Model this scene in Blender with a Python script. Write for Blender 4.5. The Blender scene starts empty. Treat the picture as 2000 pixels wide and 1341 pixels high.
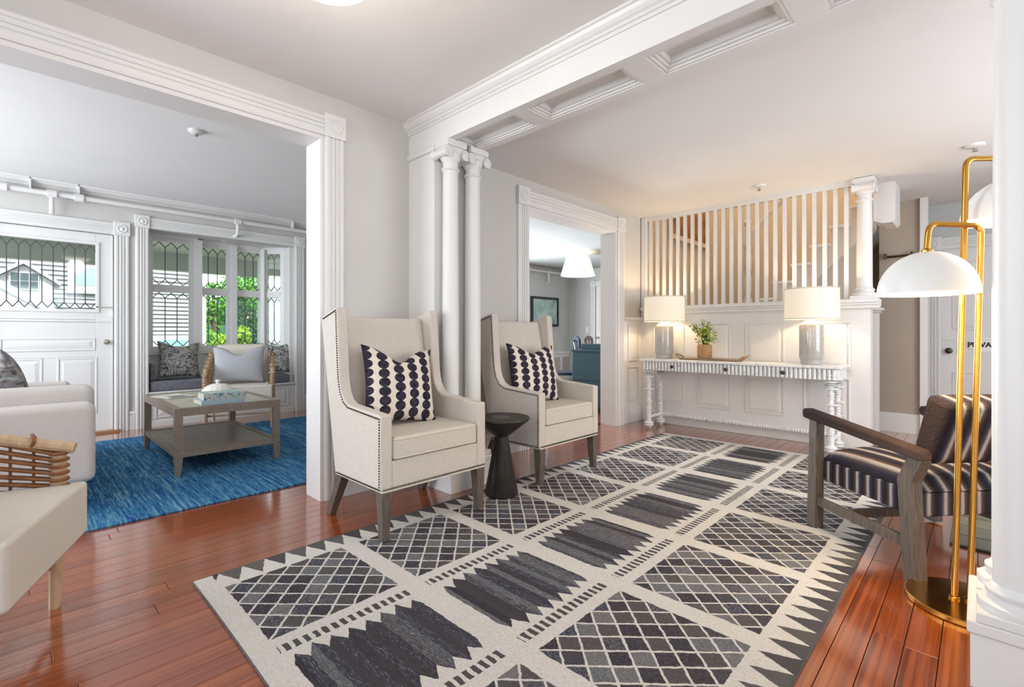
import bpy, bmesh, math, random
from mathutils import Vector, Matrix
random.seed(7)
S = bpy.context.scene
COL = S.collection
# ------------------------------------------------------------------ camera
HEAD = math.atan2(945.0, 915.0)          # heading of the view from +X
HEAD = math.pi/2 - HEAD
cam = bpy.data.cameras.new('camera'); camo = bpy.data.objects.new('camera', cam); COL.objects.link(camo)
camo.location = (0, 0, 1.05)
camo.rotation_euler = (math.pi/2, 0, HEAD - math.pi/2)
cam.sensor_width = 36; cam.lens = 36*945/2000; cam.shift_y = -0.01025
cam.clip_start = 0.02; cam.clip_end = 200
S.camera = camo
# ------------------------------------------------------------------ world, sun, daylight in the windows, added fill lights, exposure
W = bpy.data.worlds.new('world'); S.world = W; W.use_nodes = True
bg = W.node_tree.nodes['Background']; bg.inputs[0].default_value = (0.80, 0.90, 1.0, 1); bg.inputs[1].default_value = 2.2
def light(name, kind, loc, energy, color=(1, 1, 1), rot=(0, 0, 0), size=None, size_y=None, radius=None, angle=None, parent=None):
    l = bpy.data.lights.new(name, kind); l.energy = energy; l.color = color
    o = bpy.data.objects.new(name, l); COL.objects.link(o); o.location = loc; o.rotation_euler = rot
    if size: l.shape = 'RECTANGLE'; l.size = size; l.size_y = size_y or size
    if radius is not None: l.shadow_soft_size = radius
    if angle is not None: l.angle = angle
    if parent: o.parent = parent
    return o
light('sun', 'SUN', (0, -5, 8), 3.2, (1, .95, .86), (math.radians(48), 0, math.radians(-18)), angle=.02)
PI = math.pi
DAY = (0.86, 0.93, 1.0)
light('daylight_hall_window', 'AREA', (-2.50, 1.10, 1.45), 19, DAY, (0, -PI/2, 0), 1.9, 2.6)
light('daylight_living_window', 'AREA', (-2.50, 4.95, 1.45), 128, DAY, (0, -PI/2, 0), 1.9, 2.6)
light('side_fill', 'AREA', (0.3, -1.62, 1.45), 12, DAY, (PI/2, 0, 0), 1.5, 1.2)  # added fill for the chair fronts, not a known window
light('stair_hall_fill', 'AREA', (4.0, -1.62, 1.45), 60, DAY, (PI/2, 0, 0), 2.0, 1.9)  # added fill for the stair hall; the wall here is solid
light('dining_fill', 'AREA', (5.6, 6.52, 1.25), 230, DAY, (-PI/2, 0, 0), 1.5, 1.5)  # added fill to brighten the dining room; this wall has no window
S.view_settings.view_transform = 'Standard'; S.view_settings.look = 'None'
S.view_settings.gamma = 1; S.view_settings.use_curve_mapping = False
S.view_settings.exposure = 0.42

# ------------------------------------------------------------------ mesh helpers
class MB:
    def __init__(s, T=None): s.v = []; s.f = []; s.T = T
    def add(s, vs, fs):
        n = len(s.v)
        s.v += [s.T(*p) if s.T else tuple(p) for p in vs]
        s.f += [tuple(i+n for i in f) for f in fs]
        return s
    def box(s, x0, y0, z0, x1, y1, z1):
        return s.add([(x0,y0,z0),(x1,y0,z0),(x1,y1,z0),(x0,y1,z0),(x0,y0,z1),(x1,y0,z1),(x1,y1,z1),(x0,y1,z1)],
              [(3,2,1,0),(4,5,6,7),(0,1,5,4),(1,2,6,5),(2,3,7,6),(3,0,4,7)])
    def hexa(s, a, b):       # two quads (bottom loop a, top loop b)
        return s.add(list(a)+list(b), [(3,2,1,0),(4,5,6,7),(0,1,5,4),(1,2,6,5),(2,3,7,6),(3,0,4,7)])
    def taper(s, c0, h0, z0, c1, h1, z1):   # tapered square leg; c centre xy, h half sizes
        q = lambda c, h, z: [(c[0]-h[0],c[1]-h[1],z),(c[0]+h[0],c[1]-h[1],z),(c[0]+h[0],c[1]+h[1],z),(c[0]-h[0],c[1]+h[1],z)]
        return s.hexa(q(c0,h0,z0), q(c1,h1,z1))
    def prism(s, pts, axis, a, b):
        m = {'x': lambda p, t: (t,p[0],p[1]), 'y': lambda p, t: (p[0],t,p[1]), 'z': lambda p, t: (p[0],p[1],t)}[axis]
        n = len(pts)
        return s.add([m(p,a) for p in pts]+[m(p,b) for p in pts],
              [tuple(range(n))[::-1], tuple(range(n,2*n))] + [(i,(i+1)%n,n+(i+1)%n,n+i) for i in range(n)])
    def lathe(s, prof, c=(0,0,0), n=24, axis='z', cap=True):
        vs = []
        for r, h in prof:
            for i in range(n):
                a = 2*PI*i/n; x, y = r*math.cos(a), r*math.sin(a)
                p = {'z': (x,y,h), 'y': (x,h,y), 'x': (h,x,y)}[axis]
                vs.append((c[0]+p[0], c[1]+p[1], c[2]+p[2]))
        fs = [(k*n+i, k*n+(i+1)%n, (k+1)*n+(i+1)%n, (k+1)*n+i) for k in range(len(prof)-1) for i in range(n)]
        if cap:
            if prof[0][0] > 1e-5: fs.append(tuple(range(n))[::-1])
            if prof[-1][0] > 1e-5: fs.append(tuple(range((len(prof)-1)*n, len(prof)*n)))
        return s.add(vs, fs)
    def tube(s, pts, r, n=8, closed=False):
        pts = [Vector(p) for p in pts]; k = len(pts); vs = []; up0 = None
        rr = r if isinstance(r, (list, tuple)) else [r]*k
        for i, p in enumerate(pts):
            t = (pts[(i+1) % k if closed else min(i+1, k-1)] - pts[i-1 if closed else max(i-1, 0)]).normalized()
            if up0 is None:
                up0 = t.orthogonal().normalized()
            else:
                up0 = (up0 - t*up0.dot(t)).normalized()
            b = t.cross(up0)
            for j in range(n):
                a = 2*PI*j/n
                vs.append(tuple(p + (up0*math.cos(a) + b*math.sin(a))*rr[i]))
        m = k if closed else k-1
        fs = [(i*n+j, i*n+(j+1)%n, ((i+1)%k)*n+(j+1)%n, ((i+1)%k)*n+j) for i in range(m) for j in range(n)]
        if not closed: fs += [tuple(range(n))[::-1], tuple(range((k-1)*n, k*n))]
        return s.add(vs, fs)
    def ball(s, c, r, n=8, m=6, sc=(1,1,1)):
        prof = [(r*math.sin(PI*i/m), -r*math.cos(PI*i/m)) for i in range(m+1)]
        prof[0] = (1e-4, -r); prof[-1] = (1e-4, r)
        vs = []; 
        for q, h in prof:
            for i in range(n):
                a = 2*PI*i/n; vs.append((c[0]+q*math.cos(a)*sc[0], c[1]+q*math.sin(a)*sc[1], c[2]+h*sc[2]))
        return s.add(vs, [(k*n+i, k*n+(i+1)%n, (k+1)*n+(i+1)%n, (k+1)*n+i) for k in range(m) for i in range(n)])
    def build(s, name, mat, parent=None, smooth=False, bevel=0, seg=3, sub=0, ang=35, kind=None, label=None, recalc=True):
        me = bpy.data.meshes.new(name); me.from_pydata(s.v, [], s.f)
        if recalc:
            bm = bmesh.new(); bm.from_mesh(me); bmesh.ops.recalc_face_normals(bm, faces=bm.faces); bm.to_mesh(me); bm.free()
        me.materials.append(mat)
        o = bpy.data.objects.new(name, me); COL.objects.link(o)
        if parent: o.parent = parent
        if smooth or bevel or sub:
            me.polygons.foreach_set('use_smooth', [True]*len(me.polygons))
        if smooth and not bevel and not sub: me.set_sharp_from_angle(angle=math.radians(ang))
        if bevel:
            m = o.modifiers.new('bevel', 'BEVEL'); m.width = bevel; m.segments = seg; m.limit_method = 'ANGLE'; m.angle_limit = math.radians(30); m.harden_normals = True
        if sub:
            m = o.modifiers.new('sub', 'SUBSURF'); m.levels = sub; m.render_levels = sub
        if kind: o['kind'] = kind
        if label: o['label'] = label
        return o
def tag(o, label, cat, group=None, kind=None):
    o['label'] = label; o['category'] = cat
    if group: o['group'] = group
    if kind: o['kind'] = kind
    return o
def thing(name, label, cat, loc=(0,0,0), rz=0, group=None, rot=None):
    o = bpy.data.objects.new(name, None); COL.objects.link(o); o.empty_display_size = .1
    o.location = loc; o.rotation_euler = rot or (0, 0, rz)
    return tag(o, label, cat, group)
def struct(o, label=None):
    o['kind'] = 'structure'
    if label: o['label'] = label
    return o
def dup(root, loc, rz, label, parent=None):
    r = root.copy(); COL.objects.link(r); r.location = loc; r.rotation_euler = (0, 0, rz); r['label'] = label
    def rec(a, b):
        for ch in [x for x in a.children]:
            c = ch.copy(); COL.objects.link(c); c.parent = b; rec(ch, c)
    rec(root, r); return r
def inst(o, name, parent, loc=(0,0,0), rot=(0,0,0), scale=(1,1,1)):      # a copy that shares the mesh
    c = o.copy(); c.name = name; COL.objects.link(c); c.parent = parent; c.location = loc; c.rotation_euler = rot; c.scale = scale
    return c
def arc(c, r, a0, a1, n, plane='yz', k=0):
    out = []
    for i in range(n+1):
        a = a0 + (a1-a0)*i/n; p = (c[0]+r*math.cos(a), c[1]+r*math.sin(a))
        out.append(p)
    return out
# ------------------------------------------------------------------ node expressions
class E:
    def __init__(s, nt, sock): s.nt = nt; s.s = sock
    def _m(s, op, *a):
        n = s.nt.nodes.new('ShaderNodeMath'); n.operation = op
        for i, x in enumerate((s,)+a):
            if isinstance(x, E): s.nt.links.new(x.s, n.inputs[i])
            else: n.inputs[i].default_value = x
        return E(s.nt, n.outputs[0])
    def __add__(s, o): return s._m('ADD', o)
    __radd__ = __add__
    def __sub__(s, o): return s._m('SUBTRACT', o)
    def __rsub__(s, o): return (s*-1.0)+o
    def __mul__(s, o): return s._m('MULTIPLY', o)
    __rmul__ = __mul__
    def __truediv__(s, o): return s._m('DIVIDE', o)
    def lt(s, o): return s._m('LESS_THAN', o)
    def gt(s, o): return s._m('GREATER_THAN', o)
    def abs(s): return s._m('ABSOLUTE')
    def fr(s): return s._m('FRACT')
    def fl(s): return s._m('FLOOR')
    def sin(s): return s._m('SINE')
    def mn(s, o): return s._m('MINIMUM', o)
    def mx(s, o): return s._m('MAXIMUM', o)
    def pw(s, o): return s._m('POWER', o)
class Mat:
    def __init__(s, name, color=(.8,.8,.8), rough=.5, metal=0, spec=.5, coat=0, trans=0, emit=None, estr=0):
        s.m = bpy.data.materials.new(name); s.m.use_nodes = True; s.nt = s.m.node_tree
        s.b = s.nt.nodes['Principled BSDF']; b = s.b.inputs
        b['Base Color'].default_value = (*color, 1); b['Roughness'].default_value = rough; b['Metallic'].default_value = metal
        b['Specular IOR Level'].default_value = spec; b['Coat Weight'].default_value = coat; b['Transmission Weight'].default_value = trans
        if emit: b['Emission Color'].default_value = (*emit, 1); b['Emission Strength'].default_value = estr
    def node(s, t, **kw):
        n = s.nt.nodes.new(t)
        for k, v in kw.items(): setattr(n, k, v)
        return n
    def coord(s, kind='Object', scale=(1,1,1), rot=(0,0,0)):
        tc = s.node('ShaderNodeTexCoord'); mp = s.node('ShaderNodeMapping')
        mp.inputs['Scale'].default_value = scale; mp.inputs['Rotation'].default_value = rot
        s.nt.links.new(tc.outputs[kind], mp.inputs[0]); return mp.outputs[0]
    def xyz(s, kind='Object', scale=(1,1,1), rot=(0,0,0)):
        sp = s.node('ShaderNodeSeparateXYZ'); s.nt.links.new(s.coord(kind, scale, rot), sp.inputs[0])
        return [E(s.nt, sp.outputs[i]) for i in range(3)]
    def noise(s, scale=5, detail=3, kind='Object', vec=None, stretch=(1,1,1), rough=.5, dist=0):
        n = s.node('ShaderNodeTexNoise'); n.inputs['Scale'].default_value = scale; n.inputs['Detail'].default_value = detail
        n.inputs['Roughness'].default_value = rough; n.inputs['Distortion'].default_value = dist
        s.nt.links.new(vec or s.coord(kind, stretch), n.inputs['Vector']); return E(s.nt, n.outputs['Fac'])
    def rand(s):
        n = s.node('ShaderNodeObjectInfo'); return E(s.nt, n.outputs['Random'])
    def ramp(s, fac, stops, interp='LINEAR'):
        r = s.node('ShaderNodeValToRGB'); r.color_ramp.interpolation = interp; el = r.color_ramp.elements
        while len(el) < len(stops): el.new(.5)
        for e, (p, c) in zip(el, stops): e.position = p; e.color = (*c, 1)
        s.nt.links.new(fac.s, r.inputs[0]); return r.outputs[0]
    def mix(s, fac, a, b, mode='MIX'):
        n = s.node('ShaderNodeMix', data_type='RGBA', blend_type=mode)
        for i, x in ((0, fac), (6, a), (7, b)):
            if isinstance(x, E): s.nt.links.new(x.s, n.inputs[i])
            elif isinstance(x, bpy.types.NodeSocket): s.nt.links.new(x, n.inputs[i])
            elif isinstance(x, tuple): n.inputs[i].default_value = (*x, 1)
            else: n.inputs[i].default_value = x
        return n.outputs[2]
    def color(s, sock): s.nt.links.new(sock, s.b.inputs['Base Color']); return s
    def rough(s, e): s.nt.links.new(e.s, s.b.inputs['Roughness']); return s
    def bump(s, e, strength=.3, dist=.01):
        n = s.node('ShaderNodeBump'); n.inputs['Strength'].default_value = strength; n.inputs['Distance'].default_value = dist
        s.nt.links.new(e.s, n.inputs['Height']); s.nt.links.new(n.outputs[0], s.b.inputs['Normal']); return s
def paint(name, c, rough=.45, var=.03, spec=.4):
    m = Mat(name, c, rough, spec=spec)
    n = m.noise(3, 3); m.color(m.ramp(n, [(.3, tuple(x*(1-var) for x in c)), (.7, tuple(min(1, x*(1+var)) for x in c))]))
    return m.m
def fabric(name, c, c2=None, scale=220, stretch=(1,1,1), rough=.95, bump=.25, var=.18):
    m = Mat(name, c, rough, spec=.15); c2 = c2 or tuple(x*(1-var) for x in c)
    n = m.noise(scale, 2, stretch=stretch); n2 = m.noise(14, 2)
    m.color(m.mix(n2*.35, m.ramp(n, [(.32, c2), (.68, c)]), c2)); m.bump(n, bump, .004)
    return m.m
def wood(name, c, c2, scale=6, stretch=(1, 12, 12), rough=.5, spec=.3):
    m = Mat(name, c, rough, spec=spec); n = m.noise(scale, 5, stretch=stretch, dist=.6)
    m.color(m.ramp(n, [(.3, c2), (.7, c)])); m.bump(n, .12, .004); return m.m
WHITE = paint('white_trim_paint', (.72, .705, .685), .38, .015)
BEAMW = paint('beam_paint', (.74, .73, .705), .42, .015)
WALL = paint('warm_grey_wall_paint', (.575, .555, .525), .7, .02, .2)
WALLW = paint('white_wainscot_paint', (.76, .745, .725), .35, .015)
CEIL = paint('white_ceiling_paint', (.76, .75, .735), .8, .012, .1)
TAN = paint('tan_stair_wall_paint', (.56, .46, .35), .7, .02, .2)
BLUEGREY = paint('blue_grey_dining_paint', (.52, .535, .52), .7, .02, .2)
BRASS = Mat('brushed_brass', (.60, .31, .065), .2, 1).m
BRONZE = Mat('dark_bronze', (.07, .05, .04), .35, .9).m
CHROME = Mat('old_nickel', (.45, .42, .36), .3, 1).m
BLACK = Mat('black_paint', (.012, .012, .014), .4).m
LEAD = Mat('lead_came', (.10, .105, .11), .5, .6).m
def glassmat(name, tint=(1,1,1), alpha=.93):
    m = Mat(name); nt = m.nt; out = nt.nodes['Material Output']
    t = m.node('ShaderNodeBsdfTransparent'); t.inputs[0].default_value = (*tint, 1)
    g = m.node('ShaderNodeBsdfGlossy'); g.inputs['Roughness'].default_value = .03
    mx = m.node('ShaderNodeMixShader'); mx.inputs[0].default_value = 1-alpha
    nt.links.new(t.outputs[0], mx.inputs[1]); nt.links.new(g.outputs[0], mx.inputs[2]); nt.links.new(mx.outputs[0], out.inputs[0])
    return m.m
GLASS = glassmat('window_glass', (.97, 1, .99), .95)
def shade_mat(name, c, e, st):
    m = Mat(name, c, .9, emit=e, estr=st); n = m.noise(300, 2, stretch=(1,1,3)); m.bump(n, .1, .002); return m.m
SHADE = shade_mat('lit_linen_shade', (.62, .57, .49), (1, .83, .58), .34)
SHADE2 = shade_mat('lit_ceiling_shade', (.85, .82, .75), (1, .86, .68), .4)
BULB = Mat('lit_bulb_glass', (1, .9, .75), .5, emit=(1, .82, .55), estr=6).m
LINEN = fabric('oatmeal_linen', (.68, .62, .555), (.50, .45, .39), 130, (1, 1, 5))
LINEN2 = fabric('cream_linen', (.68, .63, .56), (.58, .53, .46), 160, (1, 5, 5))
SOFAF = fabric('pale_sofa_linen', (.66, .615, .58), (.54, .50, .47), 140, (1, 1, 6))
GREYWOOD = wood('weathered_grey_oak', (.155, .122, .097), (.08, .061, .048), 8, (14, 14, 1.2))
TABLEWOOD = wood('taupe_ash_wood', (.30, .24, .185), (.20, .155, .12), 7, (10, 1.5, 10))
BEECH = wood('natural_beech', (.60, .43, .28), (.48, .32, .19), 6, (10, 10, 1.5), .5)
RATTAN = wood('brown_rattan', (.30, .125, .045), (.16, .06, .02), 30, (1, 1, 1), .45)
RATTAN2 = wood('light_rattan', (.42, .27, .16), (.27, .15, .08), 30, (1, 1, 1), .5)
# ================================================================== SETTING
TRIMN = [0]
def troot(label):
    TRIMN[0] += 1
    o = bpy.data.objects.new('trim_%d' % TRIMN[0], None); COL.objects.link(o); return struct(o, label)
def TY(yw): return lambda u, n, z: (u, yw-n, z)          # wall facing -Y
def TX(xw): return lambda u, n, z: (xw-n, u, z)          # wall facing -X
FLUTE = [(0,0),(0,.018),(.10,.024),(.22,.024),(.26,.014),(.33,.014),(.38,.024),(.45,.024),(.48,.014),(.54,.014),(.57,.024),(.64,.024),(.69,.014),(.76,.014),(.80,.024),(.92,.024),(1,.018),(1,0)]
def casing(T, u0, u1, ztop, w, label, z0=0, sides=(1, 1), plinth=0.0, mat=None, flip=False):
    mat = mat or WHITE; r = troot(label); bw = w*1.12
    prof = [(a*w, b) for a, b in FLUTE]
    for k, s in ((0, u0-w), (1, u1)):
        if not sides[k]: continue
        m = MB(lambda a, b, c, s=s: T(s+a, b, c)); m.prism(prof, 'z', z0, ztop-.004)
        m.build('casing_board', mat, r)
        c = s+w/2; zc = ztop+w/2
        b = MB(T).box(c-bw/2, 0, ztop-.006, c+bw/2, .034, ztop+bw).build('corner_block', mat, r, bevel=.004)
        R = MB(lambda a, h, q: T(c+a, .034+h, zc+.003+q))
        R.lathe([(w*.36,-.002),(w*.36,.006),(w*.30,.009),(w*.25,.002),(w*.19,.001),(w*.15,.007),(w*.08,.011),(.0005,.012)], n=20, axis='y')
        R.build('rosette', mat, b, smooth=True)
    m = MB(lambda a, b, c: T(c, b, ztop+a)); m.prism(prof, 'z', u0-(0 if sides[0] else w)+.004, u1-.004); m.build('head_casing', mat, r)
    return r
def wallmesh(name, mat, boxes, label):
    m = MB()
    for b in boxes: m.box(*b)
    return struct(m.build(name, mat), label)
# ---- floor: sub floor and planks
floor = struct(MB().box(-3, -2.2, -.09, 9.2, 7.6, -.022).build('floor', Mat('dark_subfloor', (.03,.015,.01), .8).m), 'dark gap under the wooden floor boards')
fm = Mat('varnished_heart_pine', (.3,.08,.02), .16, spec=.6, coat=1.0)
fm.b.inputs['Coat IOR'].default_value = 1.55; fm.b.inputs['Coat Roughness'].default_value = .13
rnd = fm.rand(); n1 = fm.noise(2.2, 6, stretch=(1, 22, 1), dist=.8)
basec = fm.ramp(n1, [(.25, (.090,.017,.005)), (.5, (.245,.049,.009)), (.75, (.39,.095,.018))])
fm.color(fm.mix(rnd*.55, basec, fm.ramp(n1, [(.3, (.29,.055,.008)), (.7, (.48,.122,.019))]))); fm.rough(fm.noise(6, 3)*.16+.09); fm.bump(n1, .05, .003)
PW = .088
unit = MB().box(0, 0, -.02, 1, PW-.0022, 0)
prot = None; k = 0
y = -1.75
while y < 6.66:
    xs = [-2.5]; xe = 5.27 if y < 3.1 else 3.3
    if y < .78: xe = 6.98
    x = -2.5 + random.uniform(.6, 3)
    while x < xe-.8: xs.append(x); x += random.uniform(2.6, 4.4)
    xs.append(xe)
    for a, b in zip(xs[:-1], xs[1:]):
        if prot is None:
            prot = unit.build('plank', fm.m, floor, bevel=.0007, seg=1); o = prot
        else:
            o = inst(prot, 'plank', floor)
        o.location = (a, y, 0); o.scale = (b-a-.0007, 1, 1)
    y += PW
struct(MB().box(3.3, 3.14, -.02, 8.8, 6.65, 0).build('floor_dining', wood('dining_floor_boards', (.20,.06,.025), (.10,.03,.012), 5, (1,14,1), .3)), 'brown wooden floor of the dining room')
# ---- left wall with the wide opening and the dining doorway (face y=2.96)
YW, YB = 2.96, 3.14
wallmesh('wall_left', WALL, [(-2.6,YW,2.285,1.36,YB,2.62),(1.36,YW,0,3.26,YB,2.62),(3.26,YW,2.20,4.76,YB,2.62),(4.76,YW,0,5.32,YB,2.62)], 'warm grey painted wall between the hall and the two rooms')
casing(TY(YW), -2.2, 1.36, 2.285, .125, 'white fluted casing around the wide opening to the living room', sides=(0, 1))
casing(TY(YW), 3.26, 4.76, 2.205, .14, 'white fluted casing around the dining room doorway')
r = troot('white painted jambs lining the two openings')
j = MB(); j.box(1.335, YW-.004, 0, 1.362, YB+.02, 2.285); j.build('jamb', WHITE, r)
MB().box(-2.2, YW-.004, 2.262, 1.335, YB+.02, 2.29).build('jamb_head', WHITE, r)
MB().box(3.255, YW-.004, 0, 3.28, YB+.02, 2.205).build('jamb', WHITE, r)
MB().box(4.735, YW-.004, 0, 4.765, YB+.02, 2.205).build('jamb', WHITE, r)
MB().box(3.28, YW-.004, 2.18, 4.735, YB+.02, 2.206).build('jamb_head', WHITE, r)
casing(lambda u, n, z: (u, YB+n, z), -2.2, 1.36, 2.285, .125, 'white casing on the living room side of the wide opening', sides=(0, 1))
def base_prof(h): return [(0,0),(.02,0),(.02,h*.74),(.016,h*.80),(.022,h*.84),(.018,h*.93),(.008,h),(0,h)]
def baseboard(name, T, u0, u1, h, label):
    m = MB(lambda a, b, c: T(c, a, b)); m.prism(base_prof(h), 'z', u0, u1); return struct(m.build(name, WHITE), label)
baseboard('baseboard_left', TY(YW), 1.485, 1.985, .2, 'white baseboard between the wide opening and the column pier')
baseboard('baseboard_hall', TY(YW), 2.36, 3.12, .2, 'white baseboard behind the far wing chair')
# ---- wainscot between doorway and stair corner
w = struct(MB().box(4.90, YW-.012, 0, 5.30, YW, 1.23).build('wall_wainscot_left', WALLW), 'white panelled wainscot beside the dining doorway')
def rpanel(T, u0, u1, z0, z1, parent, mat, d=.012):    # raised panel with moulding, its own object
    f = MB(T); e = .018
    for a, b, c, q in ((u0-e,u1+e,z0-e,z0),(u0-e,u1+e,z1,z1+e),(u0-e,u0,z0,z1),(u1,u1+e,z0,z1)): f.box(a, 0, c, b, d, q)
    f.build('panel_moulding', mat, parent, bevel=.004, seg=2)
    s = .035
    p = MB(T); p.hexa([p_ for p_ in ((u0,.001,z0),(u1,.001,z0),(u1,.001,z1),(u0,.001,z1))], [(u0+s,d*.9,z0+s),(u1-s,d*.9,z0+s),(u1-s,d*.9,z1-s),(u0+s,d*.9,z1-s)])
    p.build('panel', mat, parent)
for z0, z1 in ((.74, 1.13), (.26, .64)): rpanel(TY(YW-.012), 5.0, 5.2, z0, z1, w, WALLW)
MB(TY(YW-.012)).box(4.905, 0, 0, 5.28, .014, .18).build('base_rail', WALLW, w, bevel=.004)
MB(TY(YW-.012)).box(4.905, 0, 1.20, 5.28, .03, 1.235).build('cap', WALLW, w, bevel=.006)
# ---- back wall below the stair: face x=5.29, from y=.70 to 2.95
XB = 5.29
wb = struct(MB().box(XB, .70, 0, XB+.12, 2.95, 1.30).build('wall_back', WALLW), 'white panelled half wall below the stair balustrade')
TB = TX(XB)
def yb(px):
    u = (px-1000)/945; return XB*(math.sin(HEAD)*1 - math.cos(HEAD)*u)/(math.cos(HEAD)+math.sin(HEAD)*u)
for a, b in ((1276, 1337), (1362, 1428), (1456, 1533), (1570, 1662)):
    for z0, z1 in ((.73, 1.14), (.25, .62)): rpanel(TB, yb(b)+.02, yb(a)-.02, z0, z1, wb, WALLW)
MB(TB).box(.70, 0, 0, 2.93, .016, .13).build('base_rail', WALLW, wb, bevel=.004)
capm = MB(lambda a, b, c: (XB-a, c, b)); capm.prism([(-.14,1.295),(.012,1.265),(.022,1.275),(.022,1.295),(.035,1.305),(.035,1.318),(.05,1.325),(.05,1.352),(-.15,1.352)], 'z', .64, 2.93)
capm.build('cap_moulding', WALLW, wb)
# ---- stair balustrade
bal = thing('stair_balustrade', 'white screen of square spindles on the panelled stair wall', 'balustrade', (XB+.05, 1.8, 1.352))
MB().box(-.03, -.97, 0, .03, 1.13, .012).build('bottom_rail', WHITE, bal)
MB().box(-.035, -1.02, 1.035, .035, 1.13, 1.10).build('top_rail', WHITE, bal, bevel=.004)
n = 24; sp = None
for i in range(n):
    yy = 1.045 - i*(1.96/(n-1))
    if sp is None: sp = MB().box(-.017, -.017, .012, .017, .017, 1.035).build('spindle', WHITE, bal); o = sp
    else: o = inst(sp, 'spindle', bal)
    o.location = (0, yy, 0)
MB().box(-.05, 1.085, 0, .05, 1.15, 1.085).build('half_newel', WHITE, bal, bevel=.004)
# ---- columns with scroll capitals
COLP = []
def column(x, y, z0, z1, rad, label, scroll=1.0, group=None, plinth=True):
    h = z1-z0; t = thing('column', label, 'column', (x, y, z0), 0, group)
    pr = rad*1.62
    zb = 0
    if plinth: MB().box(-pr, -pr, 0, pr, pr, rad*.5).build('plinth', WHITE, t, bevel=.003); zb = rad*.5
    b = [(pr*.97,zb),(pr*1.0,zb+rad*.18),(pr*.97,zb+rad*.4),(pr*.84,zb+rad*.5),(pr*.74,zb+rad*.6),(pr*.74,zb+rad*.75),(pr*.80,zb+rad*.85),(pr*.80,zb+rad*1.02),(pr*.68,zb+rad*1.15),(rad*1.02,zb+rad*1.35)]
    MB().lathe(b, n=32).build('base', WHITE, t, smooth=True, ang=50)
    zc = h-rad*2.15
    sh = [(rad*1.02,zb+rad*1.3),(rad,zb+rad*2),(rad*.99,h*.45),(rad*.90,zc-rad*1.3),(rad*.92,zc-rad*1.2),(rad*1.10,zc-rad*1.1),(rad*1.10,zc-rad*.95),(rad*.9,zc-rad*.85),(rad*.9,zc+rad*.3)]
    MB().lathe(sh, n=32).build('shaft', WHITE, t, smooth=True, ang=50)
    cap = MB().lathe([(rad*.92,zc-.01),(rad*1.2,zc+rad*.25),(rad*1.32,zc+rad*.65),(rad*1.2,zc+rad*.9),(rad*.8,zc+rad*.95)], n=28)
    q = rad*1.42; cap.box(-q, -q*.95, zc+rad*1.45, q, q*.95, h)
    cap.box(-q*.92, -q*.8, zc+rad*.8, q*.92, q*.8, zc+rad*1.5)
    capo = cap.build('capital', WHITE, t, smooth=True)
    for s in (-1, 1):
        v = MB(); c = (s*q*.92, 0, zc+rad*.72)
        rr = rad*.62
        v.lathe([(rr*.98,-q*.95),(rr,-q*.93),(rr*.78,-q*.6),(rr*.72,0),(rr*.78,q*.6),(rr,q*.93),(rr*.98,q*.95)], c, 18, 'y')
        for f in (-1, 1):
            pts = [(c[0]+s*-1*rr*.85*(1-.8*k/22)*math.cos(k*.55), f*q*.955, c[2]+rr*.85*(1-.8*k/22)*math.sin(k*.55)) for k in range(23)]
            v.tube(pts, rad*.07, 5)
        v.build('volute', WHITE, capo, smooth=True)
    return t
ZBM = 2.33
column(2.065, 2.58, .20, ZBM, .057, 'slim white column with scroll capital nearer the wide opening', group='column pair by the wing chairs')
column(2.265, 2.58, .20, ZBM, .057, 'slim white column with scroll capital beside the far wing chair', group='column pair by the wing chairs')
column(2.065, -.083, .20, ZBM, .057, 'large white round column at the right edge of the photo', group='column pair at the right edge')
column(2.265, -.083, .20, ZBM, .057, 'white column half hidden behind the column at the right edge', group='column pair at the right edge')
column(XB+.06, .752, 1.352, 2.435, .06, 'white column standing on the end of the panelled stair wall')
# ---- piers, their plinths, beam
pier = wallmesh('wall_pier_left', BEAMW, [(1.99,2.66,.2,2.34,2.97,ZBM),(1.985,2.475,0,2.345,2.97,.17)], 'white pier and base box carrying the column pair')
MB().box(1.975, 2.465, .165, 2.355, 2.97, .2).build('plinth_cap', WHITE, pier, bevel=.008)
MB().box(1.972, 2.645, ZBM-.05, 2.35, 2.965, ZBM-.01).build('pier_cap', WHITE, pier, bevel=.006)
pier2 = wallmesh('wall_pier_right', BEAMW, [(1.99,-1.7,.2,2.34,-.165,ZBM),(1.985,-1.7,0,2.345,.022,.165)], 'white pier and base box of the columns at the right edge')
MB().box(1.975, -1.7, .16, 2.355, .03, .2).build('plinth_cap', WHITE, pier2, bevel=.008)
bt = troot('white panelled beam spanning the hall over the columns')
b = MB(); b.box(1.99, -1.7, ZBM+.05, 2.31, 2.96, 2.62)
XS0, XS1 = 1.99, 2.31
b.box(1.99, -1.7, ZBM, 2.045, 2.97, ZBM+.05); b.box(2.255, -1.7, ZBM, 2.31, 2.97, ZBM+.05)
pan = [(2.56, 1.965), (1.86, 1.24), (1.12, .55), (.43, -.2), (-.3, -.9)]
ed = [2.97]+[q for p in pan for q in p]+[-1.7]
for a, c in zip(ed[0::2], ed[1::2]): b.box(2.045, c, ZBM, 2.255, a, ZBM+.05)
b.build('beam_body', BEAMW, bt)
for a, c in pan:
    f = MB(); 
    for i, (d, zz) in enumerate(((0, .004), (.016, .012), (.032, .022))):
        x0, x1, y0, y1 = 2.045+d, 2.255-d, c+d, a-d
        for q in ((x0,y0,x0+.016,y1),(x1-.016,y0,x1,y1),(x0+.016,y0,x1-.016,y0+.016),(x0+.016,y1-.016,x1-.016,y1)): f.box(q[0], q[1], ZBM+zz, q[2], q[3], ZBM+.05)
    f.build('soffit_panel_moulding', BEAMW, bt)
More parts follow.
